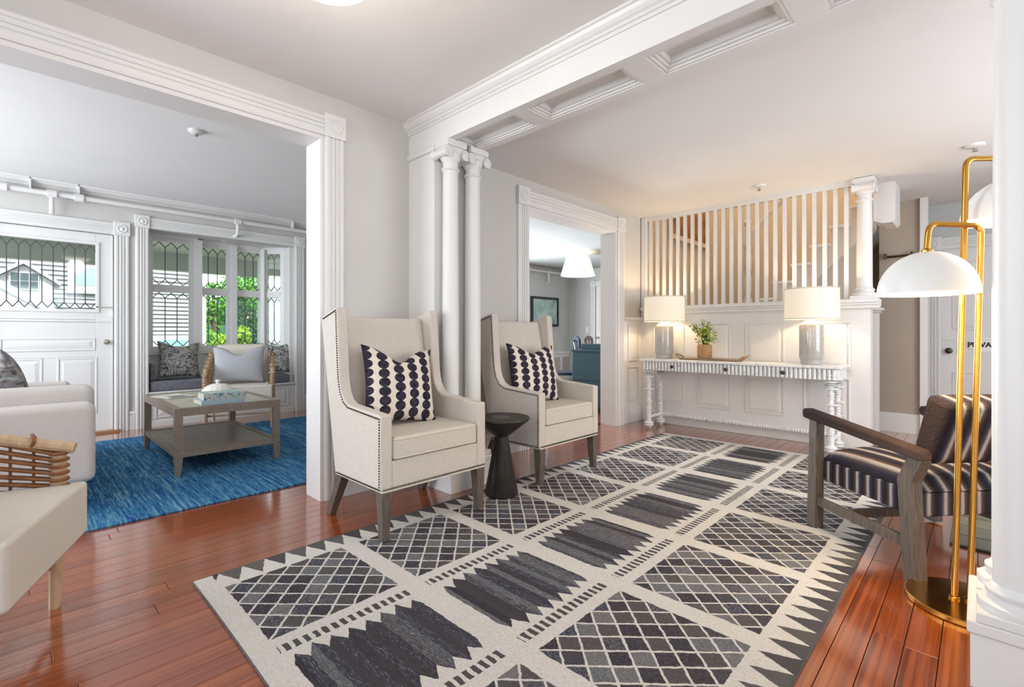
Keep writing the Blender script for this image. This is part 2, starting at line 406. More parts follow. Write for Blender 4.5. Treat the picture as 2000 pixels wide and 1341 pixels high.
cr = MB(lambda a, b_, c: (1.99-a, c, 2.545-b_)); cr.prism([(0,0),(.06,0),(.06,.012),(.05,.016),(.042,.032),(.03,.045),(.018,.052),(.018,.064),(.008,.068),(.008,.085),(0,.085)], 'z', -1.7, 2.96)
cr.build('crown_moulding', WHITE, bt)
# ---- ceilings
struct(MB().box(-2.6, -1.7, 2.545, 2.0, 2.97, 2.64).build('ceiling', CEIL), 'white ceiling of the front hall')
struct(MB().box(2.30, -1.7, 2.44, 5.36, 2.97, 2.64).build('ceiling_hall', CEIL), 'white ceiling of the stair hall')
struct(MB().box(5.36, -1.7, 2.44, 7.1, .72, 2.64).build('ceiling_passage', CEIL), 'white ceiling of the passage beside the stair')
struct(MB().box(-2.6, 3.13, 2.55, 3.4, 6.75, 2.64).build('ceiling_living', CEIL), 'white ceiling of the living room')
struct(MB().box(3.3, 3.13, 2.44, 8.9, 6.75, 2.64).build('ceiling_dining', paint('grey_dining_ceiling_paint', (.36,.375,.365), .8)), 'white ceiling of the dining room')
# ---- outer walls (window openings behind the camera carry the daylight)
def holed(x, y0, y1, z1, holes, th=.12):
    out = []; ys = y0
    for a, b, c, d in sorted(holes): out += [(x-th, ys, 0, x, a, z1), (x-th, a, 0, x, b, c), (x-th, a, d, x, b, z1)]; ys = b
    return out + [(x-th, ys, 0, x, y1, z1)]
wallmesh('wall_front', WALL, holed(-2.55, -1.7, 6.7, 2.64, [(-.25, 2.45, .45, 2.4), (3.6, 6.3, .45, 2.4)]), 'grey outer wall with wide windows behind the camera')
wallmesh('wall_right', WALL, [(-2.6,-1.8,0,-.55,-1.68,2.64),(-.55,-1.8,0,1.15,-1.68,.8),(-.55,-1.8,2.1,1.15,-1.68,2.64),(1.15,-1.8,0,7.2,-1.68,2.64)], 'grey wall along the right side of the hall')
struct(MB().box(-3, -4.8, 2.50, 4.5, -1.81, 2.62).build('sun_blocker', WHITE), 'added unseen slab keeping sun out of the side opening')  # slab added out of view to block the sun
wallmesh('wall_living_right', WALL, [(3.25,3.14,0,3.37,6.7,2.64)], 'grey end wall of the living room')
# ---- living room far wall (face y=6.65) with door and bay window
YF = 6.65
wallmesh('wall_far', WALL, [(-2.6,YF,2.10,.76,YF+.15,2.64),(-2.6,YF,0,-.20,YF+.15,2.1),(.76,YF,0,1.054,YF+.15,2.64),(1.054,YF,2.21,2.654,YF+.15,2.64),(2.654,YF,0,3.3,YF+.15,2.64)], 'grey far wall of the living room with front door and window bay')
casing(TY(YF), -.20, .757, 2.10, .125, 'white fluted casing around the front door')
casing(TY(YF), 1.054, 2.654, 2.215, .118, 'white fluted casing around the window bay')
baseboard('baseboard_far', TY(YF), 2.775, 3.25, .2, 'white baseboard right of the window bay')
baseboard('baseboard_far_left', TY(YF), .885, .935, .2, 'short white baseboard between door and bay casings')
cm = MB(lambda a, b_, c: (c, YF-a, 2.55-b_)); cm.prism([(0,0),(.09,0),(.09,.012),(.07,.02),(.05,.035),(.02,.05),(.012,.065),(0,.065)], 'z', -2.55, 3.25)
struct(cm.build('trim_crown_living', WHITE), 'white crown moulding along the living room ceiling')
# leaded glazing -----------------------------------------------------
def leaded(T, u0, u1, z0, z1, n, tip, parent, cw=.0045, edge=True):
    w = (u1-u0)/n; m = MB(T); d0, d1 = -.004, .006
    def strip(a, b):
        du, dz = b[0]-a[0], b[1]-a[1]; l = math.hypot(du, dz); nu, nz = -dz/l*cw, du/l*cw
        q = [(a[0]+nu,a[1]+nz),(b[0]+nu,b[1]+nz),(b[0]-nu,b[1]-nz),(a[0]-nu,a[1]-nz)]
        m.hexa([(p[0],d0,p[1]) for p in q], [(p[0],d1,p[1]) for p in q])
    for i in range(n):
        a, b, c = u0+i*w, u0+(i+.5)*w, u0+(i+1)*w
        strip((a, z1-tip), (b, z1)); strip((b, z1), (c, z1-tip)); strip((a, z0+tip), (b, z0)); strip((b, z0), (c, z0+tip))
        if i: strip((a, z0+tip), (a, z1-tip))
        g = MB(T); g.prism([(a+.002,z0+tip),(b,z0+.003),(c-.002,z0+tip),(c-.002,z1-tip),(b,z1-.003),(a+.002,z1-tip)], 'y', -.001, .001); g.build('pane', GLASS, parent)
    for zz, s in ((z1, -1), (z0, 1)):
        for i in range(n+1):
            pts = [(u0+(i-.5)*w, zz), (u0+i*w, zz+s*tip), (u0+(i+.5)*w, zz)]
            pts = [(min(max(p[0], u0), u1), p[1]) for p in pts]
            if i == 0: pts = [(u0, zz), (u0, zz+s*tip), (u0+.5*w, zz)]
            if i == n: pts = [(u1-.5*w, zz), (u1, zz+s*tip), (u1, zz)]
            MB(T).prism(pts, 'y', -.001, .001).build('corner_pane', GLASS, parent)
    return m.build('lead_came', LEAD, parent)
# front door ---------------------------------------------------------
DY = YF+.03
door = bpy.data.objects.new('door_1', None); COL.objects.link(door); struct(door, 'white front door with leaded glass and panels'); door.location = (.275, DY, 0)
TD = lambda u, n, z: (u, -n, z)
L, Rr = -.47, .475
gx0, gx1, gz0, gz1 = -.395, .335, 1.29, 1.975
d = MB(TD)
for q in ((L,0,0.02,gx0,.0,2.095),(gx1,0,.02,Rr,0,2.095),(gx0,0,gz1,gx1,0,2.095),(gx0,0,1.19,gx1,0,gz0)): d.box(q[0],-.04,q[2],q[3],.004,q[5])
d.box(gx0,-.04,.02,gx1,-.004,1.19)
for q in ((gx0,1.0,gx1,1.16),(gx0,.02,gx1,.2),(gx0,.80,gx1,.865),(gx0,.2,-.36,.8),(-.07,.2,.04,.8),(gx0,.865,-.36,1.0)): d.box(q[0],-.01,q[1],q[2],.003,q[3])
d.build('door_leaf', WHITE, door, bevel=.003, seg=2)
fr = MB(TD); e = .028
for q in ((gx0-e,gz0-e,gx1+e,gz0),(gx0-e,gz1,gx1+e,gz1+e),(gx0-e,gz0,gx0,gz1),(gx1,gz0,gx1+e,gz1)): fr.box(q[0],0,q[1],q[2],.016,q[3])
fr.build('glazing_bead', WHITE, door, bevel=.004, seg=2)
leaded(lambda u, n, z: (u, .015-n, z), gx0, gx1, gz0+.015, gz1-.015, 9, .058, door)
for a, b, z0, z1 in ((-.345,.315,.885,.985),(-.34,-.085,.22,.78),(.055,.33,.22,.78)): rpanel(TD, a, b, z0, z1, door, WHITE, .008)
MB(TD).box(L, 0, 1.165, Rr, .012, 1.185).build('shelf_moulding', WHITE, door, bevel=.003, seg=2)
kb = MB(); kb.lathe([(.026,0),(.026,-.006),(.010,-.008),(.009,-.03),(.026,-.038),(.03,-.05),(.022,-.062),(.0005,-.066)], (.42,-.004,.955), 18, 'y'); kb.build('door_knob', CHROME, door, smooth=True)
MB(TD).box(.335, .004, 1.318, .47, .016, 1.328).build('slide_bolt', CHROME, door)
MB(TD).box(.455, .004, 1.22, .475, .03, 1.28).build('latch', WHITE, door, bevel=.003)
struct(MB().box(-.25, YF-.06, 0, .80, YF+.14, .022).build('trim_threshold', wood('oak_threshold', (.40,.22,.12), (.3,.15,.08), 5, (1,10,10), .4)), 'brown wooden threshold below the front door')
# window bay ---------------------------------------------------------
YA, YC = 6.99, 7.13
bay = troot('white woodwork lining the window bay')
ZC = 2.225
MB().box(1.0, YF+.02, ZC, 2.75, 7.3, ZC+.05).build('bay_ceiling', WHITE, bay)
MB().box(1.0, YF+.15, .36, 1.06, 7.05, ZC).build('bay_side_panel', WHITE, bay)
MB().box(2.60, YF+.05, .36, 2.665, 6.90, ZC).build('bay_side_panel', WHITE, bay, bevel=.004)
MB().box(1.0, 6.958, 2.175, 1.60, 7.05, ZC+.01).build('window_head', WHITE, bay, bevel=.006)
MB().box(1.55, 7.09, 2.175, 2.45, 7.20, ZC+.01).build('window_head', WHITE, bay, bevel=.006)
MB().box(1.0, 7.0, .36, 1.65, 7.2, .795).build('bay_back_panel', WHITE, bay)
MB().box(1.5, 7.12, .36, 2.45, 7.22, .795).build('bay_back_panel', WHITE, bay)
MB().prism([(2.36,7.13),(2.62,6.87),(2.70,6.95),(2.44,7.21)], 'z', .36, .795).build('bay_back_panel', WHITE, bay)
MB().box(1.5, 7.06, .79, 2.42, 7.2, .825).build('sill', WHITE, bay, bevel=.006); MB().box(1.0, 6.94, .79, 1.6, 7.2, .825).build('sill', WHITE, bay, bevel=.006)
MB().prism([(2.33,7.11),(2.60,6.84),(2.68,6.92),(2.41,7.19)], 'z', .79, .825).build('sill', WHITE, bay, bevel=.006)
MB().prism([(2.36,7.13),(2.62,6.87),(2.70,6.95),(2.44,7.21)], 'z', 2.185, ZC+.01).build('window_head', WHITE, bay)
MB().box(1.555, 6.948, .82, 1.645, 7.16, 2.2).build('mullion_post', WHITE, bay, bevel=.005)
MB().box(1.995, 7.04, .82, 2.065, 7.16, 2.2).build('mullion_post', WHITE, bay, bevel=.005)
MB().prism([(2.395,7.03),(2.44,7.075),(2.44,7.2),(2.36,7.2),(2.36,7.06)], 'z', .82, 2.19).build('mullion_post', WHITE, bay, bevel=.005)
MB().box(1.06, 6.97, .82, 1.10, 7.03, 2.19).build('window_stop', WHITE, bay)
def window(nm, T, u0, u1, label, cols, fw=.05):
    o = bpy.data.objects.new(nm, None); COL.objects.link(o); struct(o, label)
    zs = (.83, 1.59, 1.665, 2.185)
    f = MB(T)
    f.box(u0, -.02, .825, u0+fw, .02, 2.19); f.box(u1-fw, -.02, .825, u1, .02, 2.19)
    f.box(u0+fw, -.02, .825, u1-fw, .018, .89); f.box(u0+fw, -.02, 2.135, u1-fw, .018, 2.19); f.box(u0+fw, -.02, 1.535, u1-fw, .024, 1.625)
    f.build('window_frame', WHITE, o, bevel=.004, seg=2)
    leaded(T, u0+fw, u1-fw, .893, 1.532, cols, .062, o, .0042); leaded(T, u0+fw, u1-fw, 1.628, 2.132, cols, .062, o, .0042)
    return o
window('window_1', TY(7.0), 1.10, 1.56, 'leaded window at the left end of the bay', 3)
window('window_2', TY(7.13), 1.60, 2.005, 'leaded window of the bay behind the rattan chair cushion', 3)
window('window_3', TY(7.13), 2.03, 2.44, 'leaded window of the bay right of the middle', 3)
s2 = math.sqrt(.5)
window('window_4', lambda u, n, z: (2.41+u*s2-n*s2, 7.11-u*s2-n*s2, z), 0, .30, 'narrow angled leaded window at the right end of the bay', 2, .062)
# window seat bench
bs = thing('window_seat', 'white built-in window seat with panelled front', 'bench', (1.85, YF, 0))
MB().box(-.80, .0, 0, .80, .45, .365).build('seat_box', WHITE, bs)
MB().box(-.80, -.02, .365, .80, .5, .39).build('seat_board', WHITE, bs, bevel=.005)
Tb = lambda u, n, z: (u, -n, z)
MB(Tb).box(-.79, 0, 0, .79, .012, .06).build('base_rail', WHITE, bs)
for a, b_ in ((-.72, -.30), (-.22, .2), (.32, .70)): rpanel(Tb, a, b_, .11, .31, bs, WHITE, .01)
# ---- steam pipe under the living room ceiling
pp = thing('heating_pipe', 'white painted pipe with fittings along the far living room wall', 'pipe', (0, YF-.08, 2.42))
MB().tube([(-2.4,0,0),(3.2,0,0)], .024, 12).build('pipe', WHITE, pp, smooth=True)
for x in (-.07, .27, .47): MB().tube([(x-.035,0,0),(x+.035,0,0)], .04, 12).build('fitting', WHITE, pp, smooth=True)
MB().tube([(.27,0,-.02),(.27,0,-.2)], .02, 10).build('drop_pipe', WHITE, pp, smooth=True)
MB().tube([(1.93,0,0),(1.93,0,-.15),(1.92,.02,-.175),(1.86,.3,-.19)], .019, 10).build('drop_pipe', WHITE, pp, smooth=True)
MB().tube([(1.895,0,0),(1.965,0,0)], .036, 12).build('fitting', WHITE, pp, smooth=True)
for x in (.12, .47, 2.60): MB().box(x-.006, -.01, 0, x+.006, .08, .13).build('pipe_hanger', WHITE, pp)
sd = thing('smoke_detector', 'small white smoke detector on the living room ceiling', 'detector', (.95, 4.18, 2.55))
MB().lathe([(.05,0),(.05,-.012),(.035,-.022),(.02,-.025)], n=20).build('housing', WHITE, sd, smooth=True); MB().lathe([(.012,-.02),(.012,-.04),(.001,-.042)], n=12).build('sensor', CHROME, sd, smooth=True)
wo = thing('wall_outlet', 'white wall outlet right of the window bay', 'outlet', (2.845, YF, .42)); MB().box(-.035,-.008,-.06,.035,0,.06).build('cover_plate', WHITE, wo, bevel=.003)
for z in (-.025, .025): MB().lathe([(.016,-.008),(.016,-.011),(.001,-.011)], (0,0,z), 14, 'y').build('socket', paint('ivory', (.6,.57,.5)), wo)
# ---- dining room seen through the doorway
wallmesh('wall_dining_far', BLUEGREY, [(3.37,6.65,0,8.9,6.77,2.64)], 'blue-grey far wall of the dining room')
wallmesh('wall_dining_right', BLUEGREY, [(8.72,3.14,0,8.84,5.15,2.64),(8.72,5.95,0,8.84,6.65,2.64),(8.72,5.15,2.05,8.84,5.95,2.64)], 'blue-grey end wall of the dining room with a door')
wallmesh('wall_dining_near', BLUEGREY, [(5.32,YW+.01,0,8.8,YB,2.64)], 'dining room side of the stair wall')
casing(TX(8.72), 5.15, 5.95, 2.05, .11, 'white casing around the far dining room door')
dd = struct(MB().box(8.74, 5.16, .01, 8.78, 5.94, 2.04).build('door_3', WHITE), 'white panelled door at the far end of the dining room')
for z0, z1 in ((.15, .95), (1.1, 1.9)):
    for a, b in ((5.24, 5.50), (5.60, 5.86)): rpanel(TX(8.74), a, b, z0, z1, dd, WHITE, .01)
MB().lathe([(.025,0),(.01,-.01),(.01,-.04),(.028,-.05),(.001,-.065)], (8.74,5.88,.95), 14, 'x').build('door_knob', CHROME, dd, smooth=True)
dw = troot('white wainscot with grooved panels around the dining room')
Tn = TY(6.65)
MB(Tn).box(3.4, 0, 0, 8.7, .02, .20).build('base_rail', WHITE, dw); MB(Tn).box(3.4, 0, .60, 8.7, .04, .64).build('chair_rail', WHITE, dw, bevel=.004)
MB(Tn).box(3.4, 0, .52, 8.7, .018, .60).build('top_rail', WHITE, dw)
BEAD = Mat('grooved_board_paint', (.47,.44,.40), .5); bx_ = BEAD.xyz()[0]; BEAD.bump((bx_*22).fr().lt(.15), .8, .006); BEAD.color(BEAD.ramp((bx_*22).fr(), [(.1, (.33,.31,.28)), (.2, (.47,.44,.40))]))
for i in range(10):
    x = 3.6+i*.53
    MB(Tn).box(x, 0, .2, x+.08, .018, .52).build('stile', WHITE, dw); MB(Tn).box(x+.08, 0, .2, x+.53, .006, .52).build('grooved_panel', BEAD.m, dw)
dp = thing('dining_pipe', 'white painted pipe below the dining room ceiling', 'pipe', (6, 6.57, 2.34))
MB().tube([(-2.4,0,0),(2.6,0,0)], .028, 10).build('pipe', WHITE, dp, smooth=True); MB().tube([(1.9,0,0),(1.9,0,-.22),(1.82,0,-.24)], .022, 10).build('drop_pipe', WHITE, dp, smooth=True)
for x in (1.25, 1.9): MB().tube([(x-.05,0,0),(x+.05,0,0)], .045, 10).build('fitting', WHITE, dp, smooth=True)
pt = thing('framed_picture', 'black framed blue-green picture on the dining room wall', 'picture', (7.85, 6.645, 1.50))
f = MB()
for q in ((-.44,-.31,.44,-.26),(-.44,.26,.44,.31),(-.44,-.26,-.39,.26),(.39,-.26,.44,.26)): f.box(q[0],-.04,q[1],q[2],0,q[3])
f.build('frame', BLACK, pt)
pm = Mat('picture_print', (.3,.4,.38), .25); nn = pm.noise(5, 5); 
pm.color(pm.ramp(nn, [(.3,(.20,.27,.25)),(.45,(.28,.42,.40)),(.55,(.42,.50,.46)),(.7,(.55,.53,.50))])); MB().box(-.39,-.025,-.26,.39,-.012,.26).build('print', pm.m, pt)
MB().box(-.39,-.03,-.26,.39,-.027,.26).build('glass', GLASS, pt)
sw = thing('light_switch', 'white light switch on the dining room end wall', 'switch', (8.72, 6.16, 1.12)); MB().box(-.008,-.04,-.06,0,.04,.06).build('cover_plate', WHITE, sw, bevel=.002); MB().box(-.016,-.006,-.012,-.008,.006,.012).build('toggle', WHITE, sw)
cl = thing('ceiling_lamp', 'lit cream tapered drum lamp on the dining room ceiling', 'lamp', (6.8, 5.0, 2.44))
MB().lathe([(.085,0),(.085,-.02),(.02,-.03),(.012,-.03),(.012,-.12)], n=20).build('canopy', Mat('satin_nickel', (.5,.46,.40), .3, 1).m, cl, smooth=True)
MB().lathe([(.20,-.085),(.295,-.40)], n=36, cap=False).build('lamp_shade', SHADE2, cl, smooth=True)
MB().lathe([(.288,-.385),(.001,-.387)], n=30, cap=False).build('diffuser', Mat('lit_diffuser', (1,1,1), .6, emit=(1,.9,.75), estr=1.6).m, cl)
light('dining_lamp_light', 'POINT', (0,0,-.20), 7, (1,.78,.52), radius=.05, parent=cl); 
TEAL = Mat('dark_teal_paint', (.012,.060,.085), .35); TEAL = TEAL.m
cb = thing('teal_cabinet', 'dark teal cabinet with raised back in the dining room', 'cabinet', (5.55, 3.80, 0))
MB().box(-.2,-.62,.06,.2,.235,.80).build('body', TEAL, cb, bevel=.004); MB().box(-.18,-.6,0,.18,.22,.06).build('plinth', BLACK, cb)
MB().box(-.22,-.64,.80,.22,.25,.825).build('top', TEAL, cb, bevel=.004); MB().box(-.04,-.62,.825,.19,.2,.90).build('raised_back', TEAL, cb, bevel=.004)
MB().box(-.215,-.60,.42,-.2,.215,.78).build('drawer_front', TEAL, cb, bevel=.004); MB().box(-.215,-.60,.08,-.2,.215,.40).build('drawer_front', TEAL, cb, bevel=.004)
def dining_chair(loc, rz, label, mat):
    t = thing('dining_chair', label, 'chair', loc, rz, 'dining chairs')
    for x in (-.2, .2):
        MB().taper((x,-.2),(.016,.016),0,(x,-.2),(.02,.02),.44).build('leg', mat, t); MB().hexa([(x-.02,.2,0),(x+.02,.2,0),(x+.02,.24,0),(x-.02,.24,0)],[(x-.02,.25,.93),(x+.02,.25,.93),(x+.02,.28,.93),(x-.02,.28,.93)]).build('leg', mat, t)
    MB().box(-.23,-.23,.43,.23,.22,.47).build('seat', mat, t, bevel=.01)
    MB().prism([(-.22,.89),(-.1,.93),(0,.945),(.1,.93),(.22,.89),(.22,.95),(.1,.985),(0,1.0),(-.1,.985),(-.22,.95)], 'y', .25, .28).build('top_rail', mat, t)
    b = MB(); b.tube([(-.2,.265,.5),(-.1,.265,.62),(.1,.265,.80),(.2,.265,.92)], .012, 6); b.tube([(.2,.265,.5),(.1,.265,.62),(-.1,.265,.80),(-.2,.265,.92)], .012, 6); b.tube([(0,.265,.47),(0,.265,.95)], .012, 6)
    b.build('splat', mat, t, smooth=True); return t
DKW = wood('dark_walnut', (.07,.035,.02), (.035,.015,.01), 8, (8,8,1), .35); NAVY = Mat('navy_lacquer', (.015,.03,.05), .25).m
dining_chair((5.77, 4.51, 0), math.radians(46), 'dark navy dining chair behind the far wing chair', NAVY)
dining_chair((6.64, 4.59, 0), math.radians(50), 'dark navy dining chair left behind the teal cabinet', NAVY)
dining_chair((7.5, 4.95, 0), PI*.1, 'dark brown carved dining chair behind the teal cabinet', DKW)
# ---- stairwell behind the balustrade
wallmesh('wall_stair_far', TAN, [(7.50,.72,0,7.62,2.96,5.2)], 'tan far wall of the stairwell')
wallmesh('wall_stair_left', TAN, [(5.33,2.955,0,7.6,2.965,5.2)], 'tan end wall of the stairwell')
wallmesh('wall_stair_right', TAN, [(5.40,.60,2.64,7.6,.72,5.2),(7.1,.6,0,7.6,.72,2.64)], 'tan wall above the passage')
struct(MB().box(5.3, .6, 5.2, 7.7, 3.0, 5.3).build('ceiling_stair', CEIL), 'white ceiling high above the stairwell')
wallmesh('wall_stair_front', TAN, [(5.36,.72,2.64,5.42,2.96,5.2)], 'tan wall above the hall ceiling edge')
ff = thing('stair_flight', 'lower stair flight rising behind the panelled wall', 'stairs', (5.45, .92, 0))
TREAD = paint('worn_tread', (.50,.40,.28), .5)
for i in range(7):
    MB().box(0, i*.19, 0, .81, (i+1)*.19 if i < 6 else 2.02, .19*(i+1)-.03).build('riser', WHITE, ff); MB().box(0, i*.19-.02, .19*(i+1)-.03, .82, (i+1)*.19 if i < 6 else 2.02, .19*(i+1)).build('tread', TREAD, ff, bevel=.006)
f2 = thing('stair_flight', 'upper stair flight rising to the right behind the spindles', 'stairs', (6.30, 1.95, 1.28))
for i in range(6):
    y1 = -i*.19; z1 = .19*(i+1)
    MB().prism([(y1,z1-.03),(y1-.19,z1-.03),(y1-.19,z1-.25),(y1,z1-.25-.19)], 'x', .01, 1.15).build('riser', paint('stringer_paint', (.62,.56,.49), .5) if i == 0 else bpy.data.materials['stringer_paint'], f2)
    MB().box(-.02, y1-.19, z1-.03, 1.15, y1+.02, z1).build('tread', WHITE, f2, bevel=.005)
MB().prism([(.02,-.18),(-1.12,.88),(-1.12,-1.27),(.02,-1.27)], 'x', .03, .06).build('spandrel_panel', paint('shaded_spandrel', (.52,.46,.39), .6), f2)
nw = thing('newel_post', 'turned pale newel post at the stair landing', 'newel', (6.21, 2.03, 1.33))
OAKP = paint('pale_newel', (.66,.58,.47), .45)
MB().lathe([(.05,0),(.05,.12),(.03,.16),(.045,.26),(.052,.36),(.03,.46),(.045,.50),(.05,.62),(.032,.72),(.05,.78)], n=20).build('shaft', OAKP, nw, smooth=True); MB().box(-.05,-.05,.78,.05,.05,1.0).build('block', OAKP, nw, bevel=.005)
MB().ball((0,0,1.05), .05).build('finial', OAKP, nw, smooth=True)
MB().tube([(0,-.03,.92),(0,-1.2,2.03)], .03, 10).build('handrail', OAKP, nw, smooth=True)
pq = thing('framed_painting', 'wide framed brown painting on the stairwell wall', 'painting', (6.62, 2.95, 2.72))
f = MB()
for q in ((-.62,-.42,.62,-.36),(-.62,.36,.62,.42),(-.62,-.36,-.56,.36),(.56,-.36,.62,.36)): f.box(q[0],-.04,q[1],q[2],0,q[3])
f.build('frame', paint('pale_wood_frame', (.62,.52,.40)), pq)
pn = Mat('brown_painting', (.2,.08,.03), .5); pn.color(pn.ramp(pn.noise(4, 4), [(.35,(.06,.03,.015)),(.5,(.24,.085,.02)),(.65,(.33,.14,.035))])); MB().box(-.56,-.02,-.36,.56,-.01,.36).build('canvas', pn.m, pq)
light('stairwell_fill', 'AREA', (6.2, 1.9, 5.1), 62, (1,.86,.68), (0,0,0), 1.4, 1.6)  # added warm fill under the closed stairwell ceiling
# ---- passage with the private door
wallmesh('wall_passage_back', paint('taupe_passage_paint', (.40,.34,.28), .7), [(6.55,.44,0,6.65,.79,2.5)], 'taupe wall at the end of the passage')
wallmesh('wall_passage_end', BLUEGREY, [(7.0,-1.7,1.96,7.1,.5,2.5),(7.0,.31,0,7.1,.46,1.96),(7.0,-1.7,0,7.1,-.5,1.96)], 'grey end wall around the private door')
wallmesh('wall_passage_side', BLUEGREY, [(6.60,.44,0,7.05,.50,2.5)], 'grey return wall beside the private door')
tr = troot('white corner post at the end of the passage'); MB().box(6.5,.385,0,6.6,.45,2.44).build('corner_post', WHITE, tr, bevel=.004); MB().box(6.53,.45,0,6.55,.79,.2).build('base_rail', WHITE, tr)
casing(TX(7.0), -.5, .305, 1.95, .125, 'white casing around the private door')
pd = struct(MB().box(7.01, -.505, .0, 7.05, .312, 1.962).build('door_2', WHITE), 'white panelled door with the private sign')
for a, b in ((.02, .20), (-.42, -.12)):
    for z0, z1 in ((1.1, 1.80), (.12, .62)): rpanel(TX(7.01), a, b, z0, z1, pd, WHITE, .01)
MB(TX(7.01)).box(-.48, 0, .97, .295, .012, .985).build('rail_moulding', WHITE, pd)
MB().lathe([(.032,0),(.032,-.006),(.012,-.01),(.012,-.04),(.03,-.05),(.03,-.06),(.001,-.07)], (7.01,.245,.86), 16, 'x').build('door_knob', BRONZE, pd, smooth=True)
sg = thing('private_sign', 'oval white sign lettered PRIVATE on the passage door', 'sign', (7.01, -.03, .925))
MB().lathe([(.12,0),(.12,-.008),(.11,-.010),(.001,-.010)], n=32, axis='x').build('plaque', paint('sign_white', (.82,.82,.78), .3), sg).scale = (1, 1.12, .62)
cu = bpy.data.curves.new('lettering', 'FONT'); cu.body = 'PRIVATE'; cu.size = .068; cu.align_x = 'CENTER'; cu.align_y = 'CENTER'; cu.extrude = .0008; cu.offset = .0035
lo = bpy.data.objects.new('lettering', cu); COL.objects.link(lo)
dg = bpy.context.evaluated_depsgraph_get(); lme = bpy.data.meshes.new_from_object(lo.evaluated_get(dg)); bpy.data.objects.remove(lo)
lo = bpy.data.objects.new('lettering', lme); COL.objects.link(lo); lme.materials.clear(); lme.materials.append(BLACK); lo.parent = sg; lo.location = (-.012, 0, 0); lo.rotation_euler = (PI/2, 0, -PI/2)
n2 = thing('newel_post', 'square white newel post at the foot of the stairs', 'newel', (5.98, .795, 0))
MB().box(-.07,-.07,0,.07,.07,1.25).build('shaft', WHITE, n2, bevel=.004); MB().box(-.085,-.085,1.25,.085,.085,1.27).build('cap', WHITE, n2, bevel=.004); MB().box(-.105,-.105,1.27,.105,.105,1.30).build('cap', WHITE, n2, bevel=.006)
sb = troot('boxed white underside of the upper stair beside the passage')
MB().prism([(.72,2.44),(.72,2.10),(.66,2.07),(.58,2.07),(.56,2.10),(.56,2.44)], 'x', 5.62, 6.0).build('boxed_end', WHITE, sb)
ht = thing('hat_rail', 'dark scrolled wall rail on the taupe passage wall', 'rail', (6.55, .62, 1.86))
MB().tube([(-.05,-.11,0),(-.05,.11,0)], .012, 8).build('bar', BRONZE, ht, smooth=True); 
for s in (-1, 1): MB().tube([(0,s*.11,.0),(-.06,s*.11,-.02),(-.06,s*.11,.03),(-.03,s*.11,.03)], .012, 8).build('bracket', BRONZE, ht, smooth=True)
for nm, lb, loc in (('sprinkler_head', 'small white sprinkler head on the stair hall ceiling', (4.90, 1.50, 2.44)), ('smoke_alarm', 'round white alarm on the ceiling behind the tall brass lamp', (4.95, .03, 2.44))):
    o = thing(nm, lb, 'detector', loc); MB().lathe([(.06,0),(.055,-.015),(.03,-.022)], n=20).build('housing', WHITE, o, smooth=True); MB().lathe([(.012,-.02),(.012,-.045),(.02,-.048),(.001,-.05)], n=12).build('sensor', CHROME, o, smooth=True)
# ---- hearth tiles under the striped armchair
hr = thing('hearth', 'olive tiled hearth on the floor behind the striped armchair', 'hearth', (3.75, -.35, 0))
MB().box(-.52, -.40, .0, .52, .46, .004).build('mortar_bed', Mat('dark_grout', (.02,.02,.018), .8).m, hr)
tm = Mat('olive_glazed_tile', (.09,.085,.05), .25); tm.color(tm.mix(tm.rand(), (.07,.068,.04), (.13,.115,.065))); t0 = None
for i in range(6):
    for jx in range(5):
        if t0 is None: t0 = MB().box(-.083,-.083,.004,.083,.083,.012).build('tile', tm.m, hr, bevel=.003, seg=2); o = t0
        else: o = inst(t0, 'tile', hr)
        o.location = (-.43+i*.172, -.31+jx*.172, 0)
fc = thing('front_ceiling_lamp', 'round white flush lamp on the front hall ceiling', 'lamp', (.80, 1.72, 2.545))
MB().lathe([(.19,0),(.19,-.06),(.20,-.065)], n=40).build('housing', WHITE, fc, smooth=True); MB().lathe([(.195,-.06),(.192,-.15),(.16,-.19),(.001,-.205)], n=40, cap=False).build('glass_bowl', Mat('lit_opal_glass', (1,1,1), .3, emit=(1,.93,.85), estr=2.2).m, fc, smooth=True)
light('front_lamp_light', 'POINT', (0,0,-.30), 11, (1,.9,.78), radius=.12, parent=fc)
